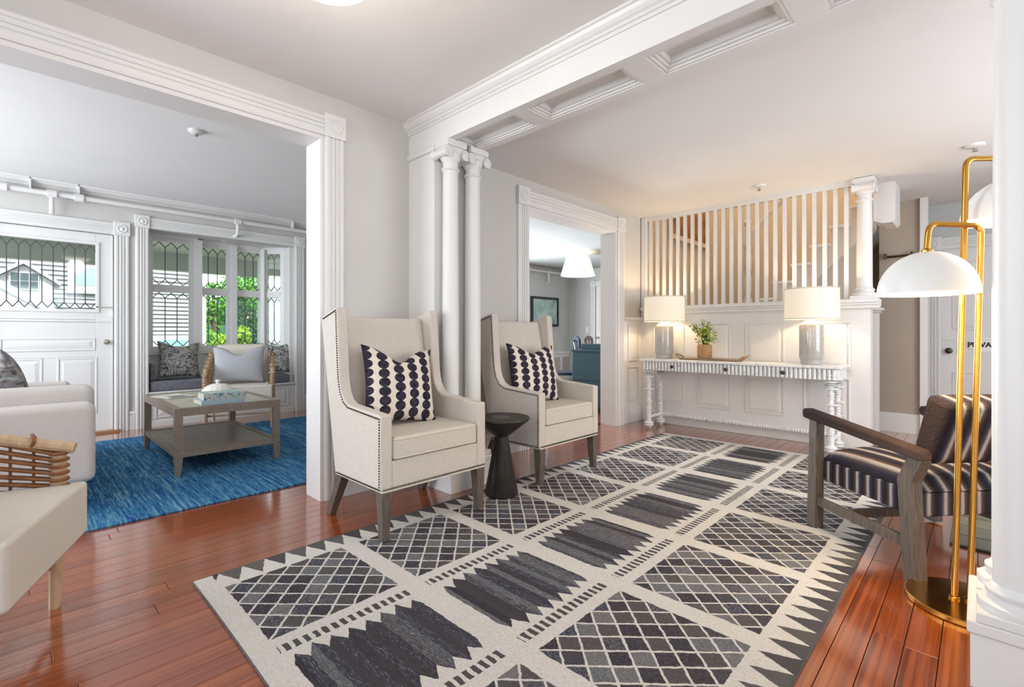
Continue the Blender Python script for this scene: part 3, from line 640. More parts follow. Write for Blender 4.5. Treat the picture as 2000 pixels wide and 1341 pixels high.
# ================================================================== RUGS
def rug_main():
    t = thing('kilim_rug', 'long charcoal and cream patterned rug with diamonds and zigzags', 'rug', (2.63, 1.385, 0))
    m = Mat('woven_diamond_rug', (.5,.5,.5), .95, spec=.1)
    x, y, z = m.xyz()
    wob = m.noise(38, 2)*.012-.006
    X = x+2.105+wob; Y = y + (m.noise(45, 2)*.010-.005)          # X 0..4.21 along the rug, Y -.985..985
    per = .594
    c = ((X-.08)/per); ci = c.fl(); cf = c.fr()*per              # position in the cell 0...594
    incell = cf.lt(.506) * X.gt(.08) * X.lt(4.14)
    A = Y.abs()
    # diamonds
    p = cf/.101 + (A-.34)/.109; q = cf/.101 - (A-.34)/.109 + 20
    ln = (p.fr()-.5).abs().gt(.442).mx((q.fr()-.5).abs().gt(.442))
    hid = (p.fl()*12.9898 + q.fl()*78.233 + ci*37.7 + Y.gt(0)*11.1).sin()*43758.5
    h = hid.fr()
    dcell = A.gt(.34)*A.lt(.838)*incell
    yarn = m.noise(150, 2, stretch=(6, 1, 1)); yarn2 = m.noise(26, 3, stretch=(1, 1, 1))
    cols = m.ramp(h, [(0,(.036,.031,.040)),(.22,(.072,.064,.064)),(.45,(.048,.042,.052)),(.62,(.105,.108,.120)),(.78,(.026,.028,.052)),(.9,(.125,.122,.122))], 'CONSTANT')
    dark = m.mix(yarn.gt(.56)*.55*h.gt(.55), cols, (.36,.36,.35)); dark = m.mix(yarn.gt(.55)*.35, dark, (.22,.21,.21))
    cream = m.ramp(yarn, [(.28,(.38,.355,.325)),(.5,(.58,.55,.505)),(.7,(.70,.67,.62))])
    # centre blocks: stepped ragged ends
    st = (m.noise(1, 0, vec=None, stretch=(1,1,1)))
    k = (cf/.0636).fl(); hk = ((k*7.13+ci*3.7).sin()*4375.5).fr(); tri = ((cf/.0636).fr()-.5).abs()
    reach = .232 - tri*.115 - hk*.018 - ((cf-.253)/.253).abs().pw(6)*.05
    blk = A.lt(reach)*incell*cf.gt(.012)*cf.lt(.496)
    hb = (((cf/.0318).fl()*3.31+ci*9.7).sin()*9137.5).fr()*.5 + m.noise(60, 2, stretch=(9, .4, 1))*.5
    bcol = m.ramp(hb, [(.18,(.028,.026,.036)),(.34,(.062,.054,.056)),(.48,(.034,.034,.052)),(.62,(.12,.12,.128)),(.78,(.052,.046,.050))])
    bcol = m.mix(m.noise(210, 2, stretch=(4, .25, 1)).gt(.60)*.5*hb.gt(.45), bcol, (.42,.42,.41))
    # ladders
    lad = A.gt(.243)*A.lt(.287)*((X/.033).fr().lt(.55))*X.gt(.07)*X.lt(4.14)*incell
    # border triangles
    tb = (X/.094); tw = (tb.fr()-.5).abs()*2
    edge = A.gt(.862 + tw*.118)*X.gt(.07)*X.lt(4.15)
    edgec = m.mix(((tb.fl()*5.17).sin()*977.7).fr(), (.060,.055,.062), (.11,.105,.10))
    col = m.mix(dcell*(1-ln), cream, dark)
    col = m.mix(blk, col, bcol); col = m.mix(lad, col, (.075,.07,.072)); col = m.mix(edge, col, edgec)
    m.color(col); m.bump(m.noise(260, 2), .5, .006)
    b = MB()
    nx, ny = 60, 28; g = {}
    vs = []; fs = []
    for i in range(nx+1):
        for j in range(ny+1):
            px = -2.105+4.21*i/nx; py = -.985+1.97*j/ny
            if i == 0: px += .004*math.sin(py*3)
            if j in (0, ny): py += .003*math.sin(px*4)
            vs.append((px, py, .011+.0008*math.sin(px*9+py*5)))
    for i in range(nx):
        for j in range(ny): a = i*(ny+1)+j; fs.append((a, a+ny+1, a+ny+2, a+1))
    b.add(vs, fs); o = b.build('pile', m.m, t)
    ring = [i*(ny+1) for i in range(nx+1)] + [nx*(ny+1)+j for j in range(1, ny+1)] + [i*(ny+1)+ny for i in range(nx-1, -1, -1)] + [j for j in range(ny-1, 0, -1)]
    loop = [vs[i] for i in ring]; n = len(loop)
    e = MB(); e.add([(p[0],p[1],.0115) for p in loop]+[(p[0]*1.001,p[1]*1.002,0.0005) for p in loop], [(i,(i+1)%n,n+(i+1)%n,n+i) for i in range(n)])
    e.build('bound_edge', fabric('grey_rug_binding', (.20,.19,.185), (.10,.095,.10), 120), t)
rug_main()
br = thing('blue_rug', 'striated blue wool rug under the coffee table', 'rug', (.9, 4.75, 0))
bm_ = Mat('striated_blue_wool', (.05,.16,.33), .95, spec=.1)
s1 = bm_.noise(6, 5, stretch=(9, .30, 1), rough=.65); s2_ = bm_.noise(14, 4, stretch=(9, .7, 1), rough=.65); big = bm_.noise(1.3, 2)
c1 = bm_.ramp(s1, [(.30,(.008,.035,.13)),(.42,(.014,.085,.24)),(.50,(.03,.17,.34)),(.58,(.12,.32,.42)),(.68,(.34,.50,.55))])
c2 = bm_.ramp(s2_, [(.3,(.012,.05,.17)),(.46,(.02,.11,.29)),(.56,(.07,.25,.42)),(.66,(.42,.56,.66))])
bm_.color(bm_.mix(big*.9, c1, c2)); bm_.bump(bm_.noise(170, 2, stretch=(3,1,1)), .6, .008)
MB().box(-2.6,-1.37,0,2.1,1.33,.012).build('pile', bm_.m, br, bevel=.004, seg=2)
# ================================================================== WING CHAIRS
def pillow_mesh(w, h, t, dent=.0, n=22, ear=.10, flat=2.2):
    vs = []; fs = []
    for side in (1, -1):
        for i in range(n+1):
            for j in range(n+1):
                u = -1+2*i/n; v = -1+2*j/n
                x = w/2*u*(1-ear*(1-v*v)*abs(u)**3*.9); z = h/2*v*(1-ear*(1-u*u)*abs(v)**3*.9)
                th = t/2*((1-abs(u)**flat)*(1-abs(v)**flat))**.55
                if dent: z -= dent*math.exp(-(u/.42)**2)*max(0, (v+.2)/1.2)**2
                vs.append((x, side*th, z+h/2))
        o = 0 if side == 1 else (n+1)**2
        for i in range(n):
            for j in range(n):
                a = o+i*(n+1)+j; fs.append((a, a+n+1, a+n+2, a+1))
    return MB().add(vs, fs)
def pillow(name, label, mat, w, h, t, loc, rot, dent=0, group=None, ear=.10):
    m = pillow_mesh(w, h, t, dent, ear=ear); me_o = m.build(name, mat, smooth=True, ang=80)
    bm = bmesh.new(); bm.from_mesh(me_o.data); bmesh.ops.remove_doubles(bm, verts=bm.verts, dist=1e-5); bm.to_mesh(me_o.data); bm.free()
    me_o.location = loc; me_o.rotation_euler = rot; tag(me_o, label, 'pillow', group); return me_o
def wing_chair(loc, label):
    t = thing('wing_chair', label, 'chair', loc, 0, 'wing chairs along the wall')
    # local: x across (-.35...35), y 0 front ... .66 rear, z up
    side = [(.0,.25),(.49,.25),(.665,1.115),(.655,1.135),(.48,1.185),(.465,1.17),(.44,.83)] + [(.44-.10+.10*math.cos(a), .75+.10*math.sin(a)) for a in ()] \
         + [(.432,.77),(.415,.715),(.385,.675),(.34,.652),(.0,.628)]
    for s in (-1, 1):
        m = MB(); a, b = (s*.35, s*.285) if s < 0 else (s*.285, s*.35)
        m.prism(side, 'x', min(a,b), max(a,b)); m.build('side_panel', LINEN, t, bevel=.016, seg=3)
        nt = MB(); xo = s*.3515; path = [(.012,.262),(.478,.262)]
        def along(pts, step):
            out = []
            for p, q in zip(pts[:-1], pts[1:]):
                l = math.hypot(q[0]-p[0], q[1]-p[1]); k = max(1, int(l/step)); out += [(p[0]+(q[0]-p[0])*i/k, p[1]+(q[1]-p[1])*i/k) for i in range(k)]
            return out
        pts = along(path, .013) + along([(.016,.262),(.016,.612),(.34,.636),(.392,.662),(.428,.712),(.447,.78),(.457,.86),(.478,1.165),(.645,1.118)], .013)
        for p in pts: nt.ball((xo,p[0],p[1]), .0048, 6, 4)
        nt.build('nail_trim', BRONZE, t, kind='stuff', label='row of dark nail heads')
    fn = MB()
    for i in range(52): fn.ball((-.335+.67*i/51,-.002,.262), .0048, 6, 4)
    fn.build('nail_trim', BRONZE, t, kind='stuff')
    MB().box(-.345,-.003,.245,.345,.49,.254).build('welt', LINEN2, t, bevel=.004)
    MB().box(-.29,.004,.252,.29,.47,.395).build('seat_rail', LINEN, t, bevel=.012)
    bk = MB(); bk.hexa([(-.29,.42,.40),(.29,.42,.40),(.29,.505,.40),(-.29,.505,.40)], [(-.29,.555,1.135),(.29,.555,1.135),(.29,.65,1.115),(-.29,.65,1.115)])
    bk.build('backrest', LINEN, t, bevel=.02)
    cu = MB().box(-.283,-.004,.395,.283,.44,.512); c = cu.build('seat_cushion', LINEN, t, bevel=.026, seg=4)
    pip = MB(); 
    for z in (.408, .500): pip.tube([(-.272,.43,z),(-.275,.008,z),(-.262,-.003,z),(.262,-.003,z),(.275,.008,z),(.272,.43,z)], .0045, 6)
    pip.build('piping', LINEN2, c, smooth=True)
    for x in (-1, 1):
        MB().taper((x*.318,.028),(.020,.020),0,(x*.312,.032),(.031,.031),.247).build('leg', GREYWOOD, t, bevel=.003, seg=2)
        MB().taper((x*.318,.60),(.019,.022),-.0115,(x*.312,.46),(.028,.032),.247).build('leg', GREYWOOD, t, bevel=.003, seg=2)
    return t
wc = wing_chair((1.61, 2.115, .0118), 'oatmeal linen wing chair nearer the wide opening')
wc2 = dup(wc, (2.835, 2.145, .0118), 0, 'oatmeal linen wing chair farther along, beside the dining doorway')
dm = Mat('dotted_cushion_cotton', (.72,.66,.58), .9, spec=.15)
gx, gy, gz = dm.xyz('Generated'); fx = (gx*5.2+.3); fz = gz*8.8 + (fx.fl()*2.7).sin()*.4
jit = dm.noise(7, 1)*.5-.25
rr = ((fx.fr()-.5+jit*.22)/.36).pw(2) + ((fz.fr()-.5)/.515).pw(2)
dm.color(dm.mix(rr.lt(1.0), dm.ramp(dm.noise(120,2), [(.3,(.60,.53,.45)),(.7,(.74,.67,.59))]), dm.ramp(dm.noise(40,2), [(.35,(.016,.014,.026)),(.65,(.045,.036,.055))]))); dm.bump(dm.noise(180,2), .2, .003)
pillow('dotted_pillow', 'cream pillow with navy dot columns on the nearer wing chair', dm.m, .46, .46, .16, (1.565, 2.40, .528), (math.radians(-17), math.radians(5), math.radians(-6)), .085, 'dotted pillows')
pillow('dotted_pillow', 'cream pillow with navy dot columns on the farther wing chair', dm.m, .46, .45, .16, (2.78, 2.43, .528), (math.radians(-15), math.radians(3), math.radians(-10)), .06, 'dotted pillows')
# ================================================================== DARK SIDE TABLE
st = thing('side_table', 'dark wooden hourglass side table between the wing chairs', 'table', (2.20, 2.225, .0118))
DARKW = wood('charcoal_stained_wood', (.035,.028,.022), (.016,.012,.010), 6, (10,10,1.2), .45)
MB().lathe([(.105,0),(.108,.012),(.042,.375)], n=36).build('base', DARKW, st, smooth=True); MB().lathe([(.040,.37),(.175,.475),(.183,.487),(.181,.496)], n=40).build('bowl', DARKW, st, smooth=True)
MB().lathe([(.181,.495),(.001,.4965)], n=40, cap=False).build('top', wood('grey_brown_top', (.13,.11,.09), (.08,.065,.05), 5, (1,8,1), .5), st)
# ================================================================== CONSOLE TABLE
ct = thing('console_table', 'white distressed console table with spool legs against the stair wall', 'console table', (5.03, 1.78, 0))
CW = Mat('distressed_white_paint', (.74,.74,.73), .6); nn = CW.noise(24, 5); CW.color(CW.ramp(nn, [(.30,(.50,.50,.49)),(.42,(.76,.76,.75)),(.7,(.80,.80,.79))])); CW = CW.m
MB().box(-.195,-.935,.742,.205,.935,.765).build('top', CW, ct, bevel=.005)
ap = MB().box(-.158,-.905,.645,.175,.905,.742)
k = 0; yy = -.905
while yy < .90: ap.prism([(-.158,yy+.004),(-.180,yy+.006),(-.185,yy+.018),(-.180,yy+.029),(-.158,yy+.031)], 'z', .648, .74); yy += .0362
xx = -.15
while xx < .16:
    for s in (-1, 1): ap.prism([(xx+.003,s*.905),(xx+.006,s*.918),(xx+.030,s*.918),(xx+.033,s*.905)], 'z', .648, .74)
    xx += .0362
ap.build('apron', CW, ct)
for y_ in (.55, .0, -.50):
    kn = MB(); kn.lathe([(.008,0),(.008,-.015),(.017,-.02),(.019,-.03),(.012,-.04),(.001,-.042)], (-.183,y_,.695), 14, 'x'); kn.build('drawer_knob', BRONZE, ct, smooth=True)
prof = [(.012,0),(.022,.004),(.03,.02),(.046,.030),(.05,.04),(.04,.048),(.05,.056),(.052,.064),(.04,.075),(.026,.082),(.024,.17),(.034,.176),(.022,.184)]
z = .19
for r_, n_ in ((.030, 3), (.034, 2), (.026, 3), (.052, 1), (.028, 3), (.050, 5)):
    for i in range(n_): prof += [(.020,z),(r_,z+.004),(r_,z+.013),(.020,z+.017)]; z += .022 if r_ < .05 else .030
    z += .02
prof += [(.030,.60),(.038,.615),(.032,.645)]
prof = sorted(prof, key=lambda q: q[1])
leg = None
for x in (-.13, .14):
    for y_ in (-.855, .855):
        if leg is None: leg = MB().lathe(prof, n=20).build('leg', CW, ct, smooth=True, ang=30); o = leg
        else: o = inst(leg, 'leg', ct)
        o.location = (x, y_, 0)
pr = [(.012,-.84)]
yy = -.84
while yy < .83: pr += [(.014,yy),(.024,yy+.006),(.024,yy+.014),(.014,yy+.020)]; yy += .0235
MB().lathe(pr, (.14,0,.125), 14, 'y').build('stretcher', CW, ct, smooth=True, ang=30)
for y_ in (-.855, .855): MB().tube([(-.12,y_,.125),(.13,y_,.125)], .017, 10).build('side_stretcher', CW, ct, smooth=True)
# ---- table lamps
CERW2 = Mat('white_lamp_cap', (.8,.78,.72), .4).m
def table_lamp(loc, label):
    t = thing('table_lamp', label, 'lamp', loc, 0, 'table lamps on the console')
    CER = Mat('grey_crackle_ceramic', (.40,.385,.36), .12, spec=.6, coat=.4); n = CER.noise(60, 3); CER.color(CER.ramp(n, [(.3,(.36,.345,.325)),(.7,(.44,.425,.40))]))
    MB().lathe([(.082,0),(.086,.004),(.088,.045),(.096,.055),(.099,.07),(.100,.345),(.096,.36),(.06,.372),(.02,.376)], n=40).build('base', CER.m, t, smooth=True)
    MB().lathe([(.085,.366),(.075,.380),(.045,.398),(.014,.404),(.012,.46)], n=28).build('socket_cover', CERW2, t, smooth=True)
    MB().lathe([(.218,.41),(.214,.69)], n=48, cap=False).build('lamp_shade', SHADE, t, smooth=True)
    rg = MB(); 
    for rr_, zz in ((.2195,.415),(.2155,.685)): rg.tube([(rr_*math.cos(a*PI/24), rr_*math.sin(a*PI/24), zz) for a in range(48)], .004, 6, True)
    rg.build('shade_trim', LINEN2, t, smooth=True)
    MB().ball((0,0,.53), .03).build('bulb', BULB, t, smooth=True)
    light('table_lamp_light', 'POINT', (0,0,.55), 13, (1,.72,.42), radius=.04, parent=t)
    return t
table_lamp((5.06, 2.535, .765), 'lit grey ceramic table lamp at the doorway end of the console')
table_lamp((5.06, 1.105, .765), 'lit grey ceramic table lamp at the armchair end of the console')
# ---- tray and vase
ty = thing('wooden_tray', 'long wooden tray with handles on the console', 'tray', (5.05, 2.02, .765))
TW = wood('pale_tray_wood', (.40,.30,.20), (.30,.21,.13), 5, (10,1,10), .5)
MB().hexa([(-.07,-.29,0),(.07,-.29,0),(.07,.29,0),(-.07,.29,0)], [(-.09,-.32,.022),(.09,-.32,.022),(.09,.32,.022),(-.09,.32,.022)]).build('tray_body', TW, ty, bevel=.004)
for s in (-1, 1): MB().tube([(-.05,s*.30,.018),(-.05,s*.345,.045),(-.02,s*.37,.055),(.02,s*.37,.055),(.05,s*.345,.045),(.05,s*.30,.018)], .009, 8).build('handle', RATTAN2, ty, smooth=True)
vs_ = thing('rattan_vase', 'glass vase wrapped in woven rattan holding green sprigs', 'vase', (5.04, 2.075, .789))
VW = Mat('woven_vase_rattan', (.45,.24,.10), .6); a_, b_, c_ = VW.xyz(); nz = (c_*70+VW.noise(60,1)*2).fr(); VW.color(VW.ramp(nz, [(.0,(.16,.07,.02)),(.3,(.50,.27,.11)),(.7,(.60,.38,.19)),(1,(.2,.09,.03))])); VW.bump(nz, .8, .006)
MB().lathe([(.066,0),(.072,.01),(.073,.125),(.066,.14),(.05,.142)], n=28).build('woven_wrap', VW.m, vs_, smooth=True)
MB().lathe([(.052,.14),(.035,.16),(.03,.19),(.036,.205)], n=24, cap=False).build('glass_neck', GLASS, vs_, smooth=True)
GR = Mat('sprig_leaves', (.09,.16,.03), .5); GR.color(GR.ramp(GR.noise(25,2), [(.35,(.07,.17,.02)),(.50,(.28,.40,.05)),(.64,(.68,.64,.13))])); GR = GR.m
sp_ = thing('sprig_bunch', 'bunch of green and yellow sprigs in the rattan vase', 'plant', (5.04, 2.075, .80))
stems = MB(); lv = MB(); random.seed(3)
for i in range(26):
    a = random.uniform(0, 2*PI); rad = random.uniform(.02, .15); hh = random.uniform(.22, .42) - rad*.35
    tip = Vector((rad*math.cos(a), rad*math.sin(a), hh)); b0 = Vector((random.uniform(-.015,.015), random.uniform(-.015,.015), .05)); mid = (b0*.4+tip*.6)*1; mid.x *= .45; mid.y *= .45
    stems.tube([b0, mid, tip], [.003, .0025, .0015], 5)
    for k in range(14):
        f = random.uniform(.35, 1.0); p = mid.lerp(tip, (f-.35)/.65) + Vector((random.gauss(0,.012), random.gauss(0,.012), random.gauss(0,.012)))
        d = Vector((random.gauss(0,1), random.gauss(0,1), random.gauss(.5,.7))).normalized(); s_ = d.orthogonal().normalized(); ln = random.uniform(.022,.046); wd = ln*.32
        c = d.cross(s_)*wd*.35
        lv.add([p, p+d*ln*.5+s_*wd+c, p+d*ln, p+d*ln*.5-s_*wd+c], [(0,1,2,3)])
stems.build('stems', Mat('stem_green', (.05,.09,.02), .6).m, sp_, smooth=True); lv.build('foliage', GR, sp_, kind='stuff', recalc=False)
# ================================================================== BRASS FLOOR LAMP
fl_ = thing('floor_lamp', 'brass two-armed floor lamp with white dome shades by the column', 'lamp', (2.55, .035, 0), rot=(0, 0, HEAD-PI/2))
# local x = right in the picture, y = away from the camera
MB().lathe([(.185,0),(.19,.004),(.19,.018),(.186,.022),(.001,.0225)], n=56).build('base', BRASS, fl_, smooth=True)
def bent(pts, r=.035, n=6):
    out = [Vector(pts[0])]
    for a, b, c in zip(pts[:-2], pts[1:-1], pts[2:]):
        a, b, c = Vector(a), Vector(b), Vector(c); d0 = (a-b).normalized(); d1 = (c-b).normalized()
        for i in range(n+1):
            f = i/n; out.append((b+d0*r)*(1-f)**2 + b*2*f*(1-f) + (b+d1*r)*f**2)
    return out+[Vector(pts[-1])]
p2 = [(.008,.0,.02),(.052,0,1.462),(-.148,.0,1.470),(-.158,0,1.37)]
p1 = [(-.033,.02,.02),(.012,.02,1.725),(.20,.03,1.732),(.205,.03,1.66)]
MB().tube(bent(p1), .0105, 12).build('pole', BRASS, fl_, smooth=True); MB().tube(bent(p2), .0105, 12).build('pole', BRASS, fl_, smooth=True)
for x, y_ in ((-.033,.02),(.008,0)): MB().lathe([(.017,.0),(.017,.008),(.011,.012)], (x,y_,.022), 14).build('pole_collar', BRASS, fl_, smooth=True)
DW = Mat('white_enamel', (.80,.80,.78), .3); DIN = Mat('lit_dome_inside', (.95,.9,.8), .5, emit=(1,.86,.62), estr=1.6).m
for x, y_, zt in ((-.158,0,1.362),(.205,.03,1.655)):
    o = MB().lathe([(.155*math.sin(a*PI/2/14) if a else .001, zt-.162+.162*math.cos(a*PI/2/14)) for a in range(15)], (x,y_,0), 44, cap=False).build('dome_shade', DW.m, fl_, smooth=True)
    MB().lathe([(.152*math.sin(a*PI/2/14) if a else .001, zt-.164+.158*math.cos(a*PI/2/14)) for a in range(15)], (x,y_,0), 44, cap=False).build('shade_lining', DIN, o, smooth=True)
    MB().lathe([(.022,zt-.004),(.022,zt+.004),(.011,zt+.012)], (x,y_,0), 16).build('shade_cap', BRASS, o, smooth=True)
    MB().ball((x,y_,zt-.09), .03).build('bulb', BULB, o, smooth=True)
    light('floor_lamp_light', 'POINT', (x,y_,zt-.135), 15, (1,.74,.45), radius=.03, parent=fl_)
# ================================================================== STRIPED ARMCHAIR
ac = thing('striped_armchair', 'dark striped open armchair with weathered wood frame beside the brass lamp', 'chair', (3.105, .196, .0118), math.radians(-39.8))
def stripes(name, axis, freq=1/.080, off=0.):
    m = Mat(name, (.1,.1,.1), .95, spec=.1); v = m.xyz()[axis]; f = (v*freq + off + m.noise(30,2)*.05).fr(); nn = m.noise(190, 2)
    c = m.ramp(f, [(0,(.014,.013,.022)),(.20,(.028,.028,.048)),(.34,(.09,.075,.075)),(.45,(.44,.39,.37)),(.55,(.50,.45,.42)),(.66,(.11,.075,.06)),(.82,(.045,.028,.022)),(1,(.014,.012,.02))])
    m.color(m.mix(nn*.3, c, (.05,.042,.045))); m.bump(nn, .7, .008); return m.m
SX = stripes('striped_wool_across', 0); SY = stripes('striped_wool_side', 1, 1/.062); SA = stripes('striped_wool_arm', 2, 1/.34, .12)
MB().box(-.328,-.285,.255,.328,.285,.365).build('seat_base', SX, ac, bevel=.012)
for s in (-1, 1): MB().box(s*.326-.008,-.27,.257,s*.326+.008,.275,.362).build('seat_side', SY, ac, bevel=.006)
vs = []; fs = []; n = 14
for i in range(n+1):
    for j in range(n+1):
        u = -1+2*i/n; v = -1+2*j/n; vs.append((.328*u, .295*v+.005, .365+.085*((1-u**6)*(1-v**6))**.6*(1-.15*(u*u+v*v))))
for i in range(n):
    for j in range(n): a = i*(n+1)+j; fs.append((a, a+n+1, a+n+2, a+1))
nb = len(vs); vs += [(p[0]*.99, p[1]*.99, .36) for p in vs]; fs += [tuple(nb+k for k in f) for f in fs]
MB().add(vs, fs).build('seat_cushion', SX, ac, smooth=True, ang=80)
MB().hexa([(-.335,-.345,.50),(.335,-.345,.50),(.335,-.235,.47),(-.335,-.235,.47)], [(-.335,-.44,.755),(.335,-.44,.755),(.335,-.32,.79),(-.335,-.32,.79)]).build('backrest', SX, ac, bevel=.03, seg=4)
for s in (-1, 1):
    x = s*.355
    MB().hexa([(x-.034,-.345,.505),(x+.034,-.345,.505),(x+.034,.345,.575),(x-.034,.345,.575)], [(x-.034,-.345,.555),(x+.034,-.345,.555),(x+.034,.345,.628),(x-.034,.345,.628)]).build('armrest', SA, ac, bevel=.017, seg=4)
    MB().taper((x,.285),(.026,.03),0,(x,.27),(.024,.027),.582).build('front_leg', GREYWOOD, ac, bevel=.003, seg=2)
    rl = MB(); rl.hexa([(x-.026,-.325,-.0115),(x+.026,-.325,-.0115),(x+.026,-.265,-.0115),(x-.026,-.265,-.0115)], [(x-.026,-.30,.41),(x+.026,-.30,.41),(x+.026,-.235,.41),(x-.026,-.235,.41)])
    rl.hexa([(x-.026,-.30,.41),(x+.026,-.30,.41),(x+.026,-.235,.41),(x-.026,-.235,.41)], [(x-.024,-.345,.51),(x+.024,-.345,.51),(x+.024,-.28,.515),(x-.024,-.28,.515)])
    rl.build('rear_leg', GREYWOOD, ac)
    MB().box(x-.014,-.27,.12,x+.014,.26,.165).build('side_stretcher', GREYWOOD, ac, bevel=.003, seg=2)
MB().box(-.34,.05,.125,.34,.08,.165).build('cross_stretcher', GREYWOOD, ac, bevel=.003, seg=2)
# ================================================================== LIVING ROOM FURNITURE
RZ = .0125
so = thing('sofa', 'pale linen sofa seen from its arm end in the living room', 'sofa', (-.14, 4.76, RZ), 0)
# local: front +x (.49), back -x (-.50), near end -y (-.96)
for s in (-1, 1):
    y0, y1 = (-.96, -.80) if s < 0 else (.80, .96)
    MB().box(-.50, y0, .15, .49, y1, .625).build('arm', SOFAF, so, bevel=.045, seg=5)
MB().box(-.48, -.81, .15, .46, .81, .30).build('seat_frame', SOFAF, so, bevel=.02); MB().box(-.50, -.80, .15, -.30, .80, .74).build('backrest', SOFAF, so, bevel=.05, seg=5)
for y0 in (-.80, .0): MB().box(-.30, y0+.004, .30, .48, y0+.796, .455).build('seat_cushion', SOFAF, so, bevel=.035, seg=4)
for y0 in (-.80, .0): MB().hexa([(-.31,y0+.01,.455),(-.10,y0+.01,.455),(-.10,y0+.79,.455),(-.31,y0+.79,.455)],[(-.36,y0+.01,.84),(-.20,y0+.01,.84),(-.20,y0+.79,.84),(-.36,y0+.79,.84)]).build('back_cushion', SOFAF, so, bevel=.05, seg=4)
for x in (-.42, .42):
    for y_ in (-.90, .90):
        g = MB().taper((x,y_),(.018,.018),.03,(x,y_),(.028,.028),.155).build('leg', GREYWOOD, so); MB().taper((x,y_),(.0175,.0175),0,(x,y_),(.0185,.0185),.032).build('brass_cap', BRASS, g)
ab = MB().box(-.20, -.795, .46, .50, -.63, .715).build('arm_cushion', SOFAF, so, bevel=.05, seg=5)
LEAF = Mat('leaf_print_cotton', (.4,.38,.36), .9); nl = LEAF.noise(9, 4, dist=2.5); LEAF.color(LEAF.ramp(nl, [(.36,(.06,.055,.06)),(.45,(.24,.19,.17)),(.52,(.12,.16,.20)),(.60,(.42,.38,.34)),(.7,(.10,.09,.10))]))
pillow('leaf_pillow', 'dark leaf print pillow on the pale sofa', LEAF.m, .50, .50, .15, (.05, 4.42, .475), (math.radians(-14), 0, math.radians(95)), .04)
# ---- rattan armchairs
def rattan_chair(loc, rz, label, mat):
    t = thing('rattan_armchair', label, 'chair', loc, rz, 'rattan armchairs in the living room')
    for s in (-1, 1):
        x = s*.315
        MB().tube([(x,-.30,0),(x,-.31,.33),(x,-.315,.59)], [.018,.027,.020], 10).build('front_leg', BEECH, t, smooth=True)
        MB().tube([(x*.95,.34,0),(x,.29,.33),(x,.33,.78)], [.016,.021,.018], 10).build('rear_leg', BEECH, t, smooth=True)
        MB().tube([(x,-.36,.605),(x,0,.69),(x,.35,.795)], .021, 10).build('arm_rail', BEECH, t, smooth=True)
        MB().tube([(x,-.30,.25),(x,.30,.25)], .015, 8).build('side_rail', BEECH, t, smooth=True)
        w = MB()
        for k in range(11):
            z = .34+k*.025; wob = random.uniform(-.003,.003)
            if z > .60: z0 = z-.02
            y1 = .30
            zz = lambda y: z + (y+.31)/.62*(.20*(k/10.))
            w.tube([(x+.025*math.cos(a*PI/5), -.313+.025*math.sin(a*PI/5), zz(-.31)) for a in range(10)], .0075, 6, True)
            for side in (-1, 1): w.tube([(x+side*.012,-.30,zz(-.31)),(x+side*.007,-.1+wob,zz(-.1)+wob),(x-side*.007,.1,zz(.1)-wob),(x+side*.008,.30,zz(.31))], .0065, 5)
        for k in range(9):
            y_ = -.24+k*.065; zt = .60+(y_+.36)/.71*.19
            w.tube([(x,y_,.26),(x,y_,zt)], .005, 5); 
            if k % 2 == 0: w.tube([(x+.026*math.cos(a*PI/5), y_+.01*math.sin(a), zt+.012+.024*math.sin(a*PI/5)) for a in range(10)], .006, 5, True)
        w.build('rattan_weave', mat, t, smooth=True, kind='stuff', label='woven brown rattan')
    for y_ in (-.29, .29): MB().tube([(-.31,y_,.25),(.31,y_,.25)], .015, 8).build('cross_rail', BEECH, t, smooth=True)
    MB().tube([(-.31,-.28,.16),(.31,-.28,.16)], .011, 8).build('stretcher', BEECH, t, smooth=True)
    bk = MB()
    for k in range(7): bk.tube([(-.31,.29+k*.007,.32+k*.07),(.31,.29+k*.007,.32+k*.07)], .008, 6)
    bk.build('back_slats', mat, t, smooth=True)
    MB().prism([(-.285,.27),(-.285,-.345),(-.315,-.345),(-.315,-.40),(.315,-.40),(.315,-.345),(.285,-.345),(.285,.27)], 'z', .275, .475).build('seat_cushion', LINEN2, t, bevel=.026, seg=5)
    MB().hexa([(-.28,.10,.445),(.28,.10,.445),(.28,.26,.445),(-.28,.26,.445)], [(-.27,.17,.91),(.27,.17,.91),(.27,.30,.90),(-.27,.30,.90)]).build('back_cushion', LINEN2, t, bevel=.06, seg=5)
    return t
rattan_chair((-.277, 2.351, .0), math.radians(70), 'rattan armchair with cream cushion at the left edge', RATTAN)
rattan_chair((1.80, 6.0, .0145), math.radians(-19.6), 'rattan armchair with cream cushions in front of the window bay', RATTAN2)
WV = Mat('blue_grey_woven_cotton', (.4,.42,.45), .95); u_, v_, w_ = WV.xyz('Generated'); zz = (u_*14+(w_*40).fr().gt(.5)*.5); ch = ((zz.fr()-.5).abs()*2 + (w_*16).fr()).fr()
WV.color(WV.ramp(ch, [(.2,(.20,.22,.26)),(.5,(.44,.45,.47)),(.8,(.62,.61,.60))])); WV.bump(ch, .5, .005)
pillow('woven_pillow', 'blue-grey woven pillow on the rattan armchair by the bay', WV.m, .52, .42, .15, (1.755, 5.925, .492), (math.radians(-12), 0, math.radians(-19)), .09)
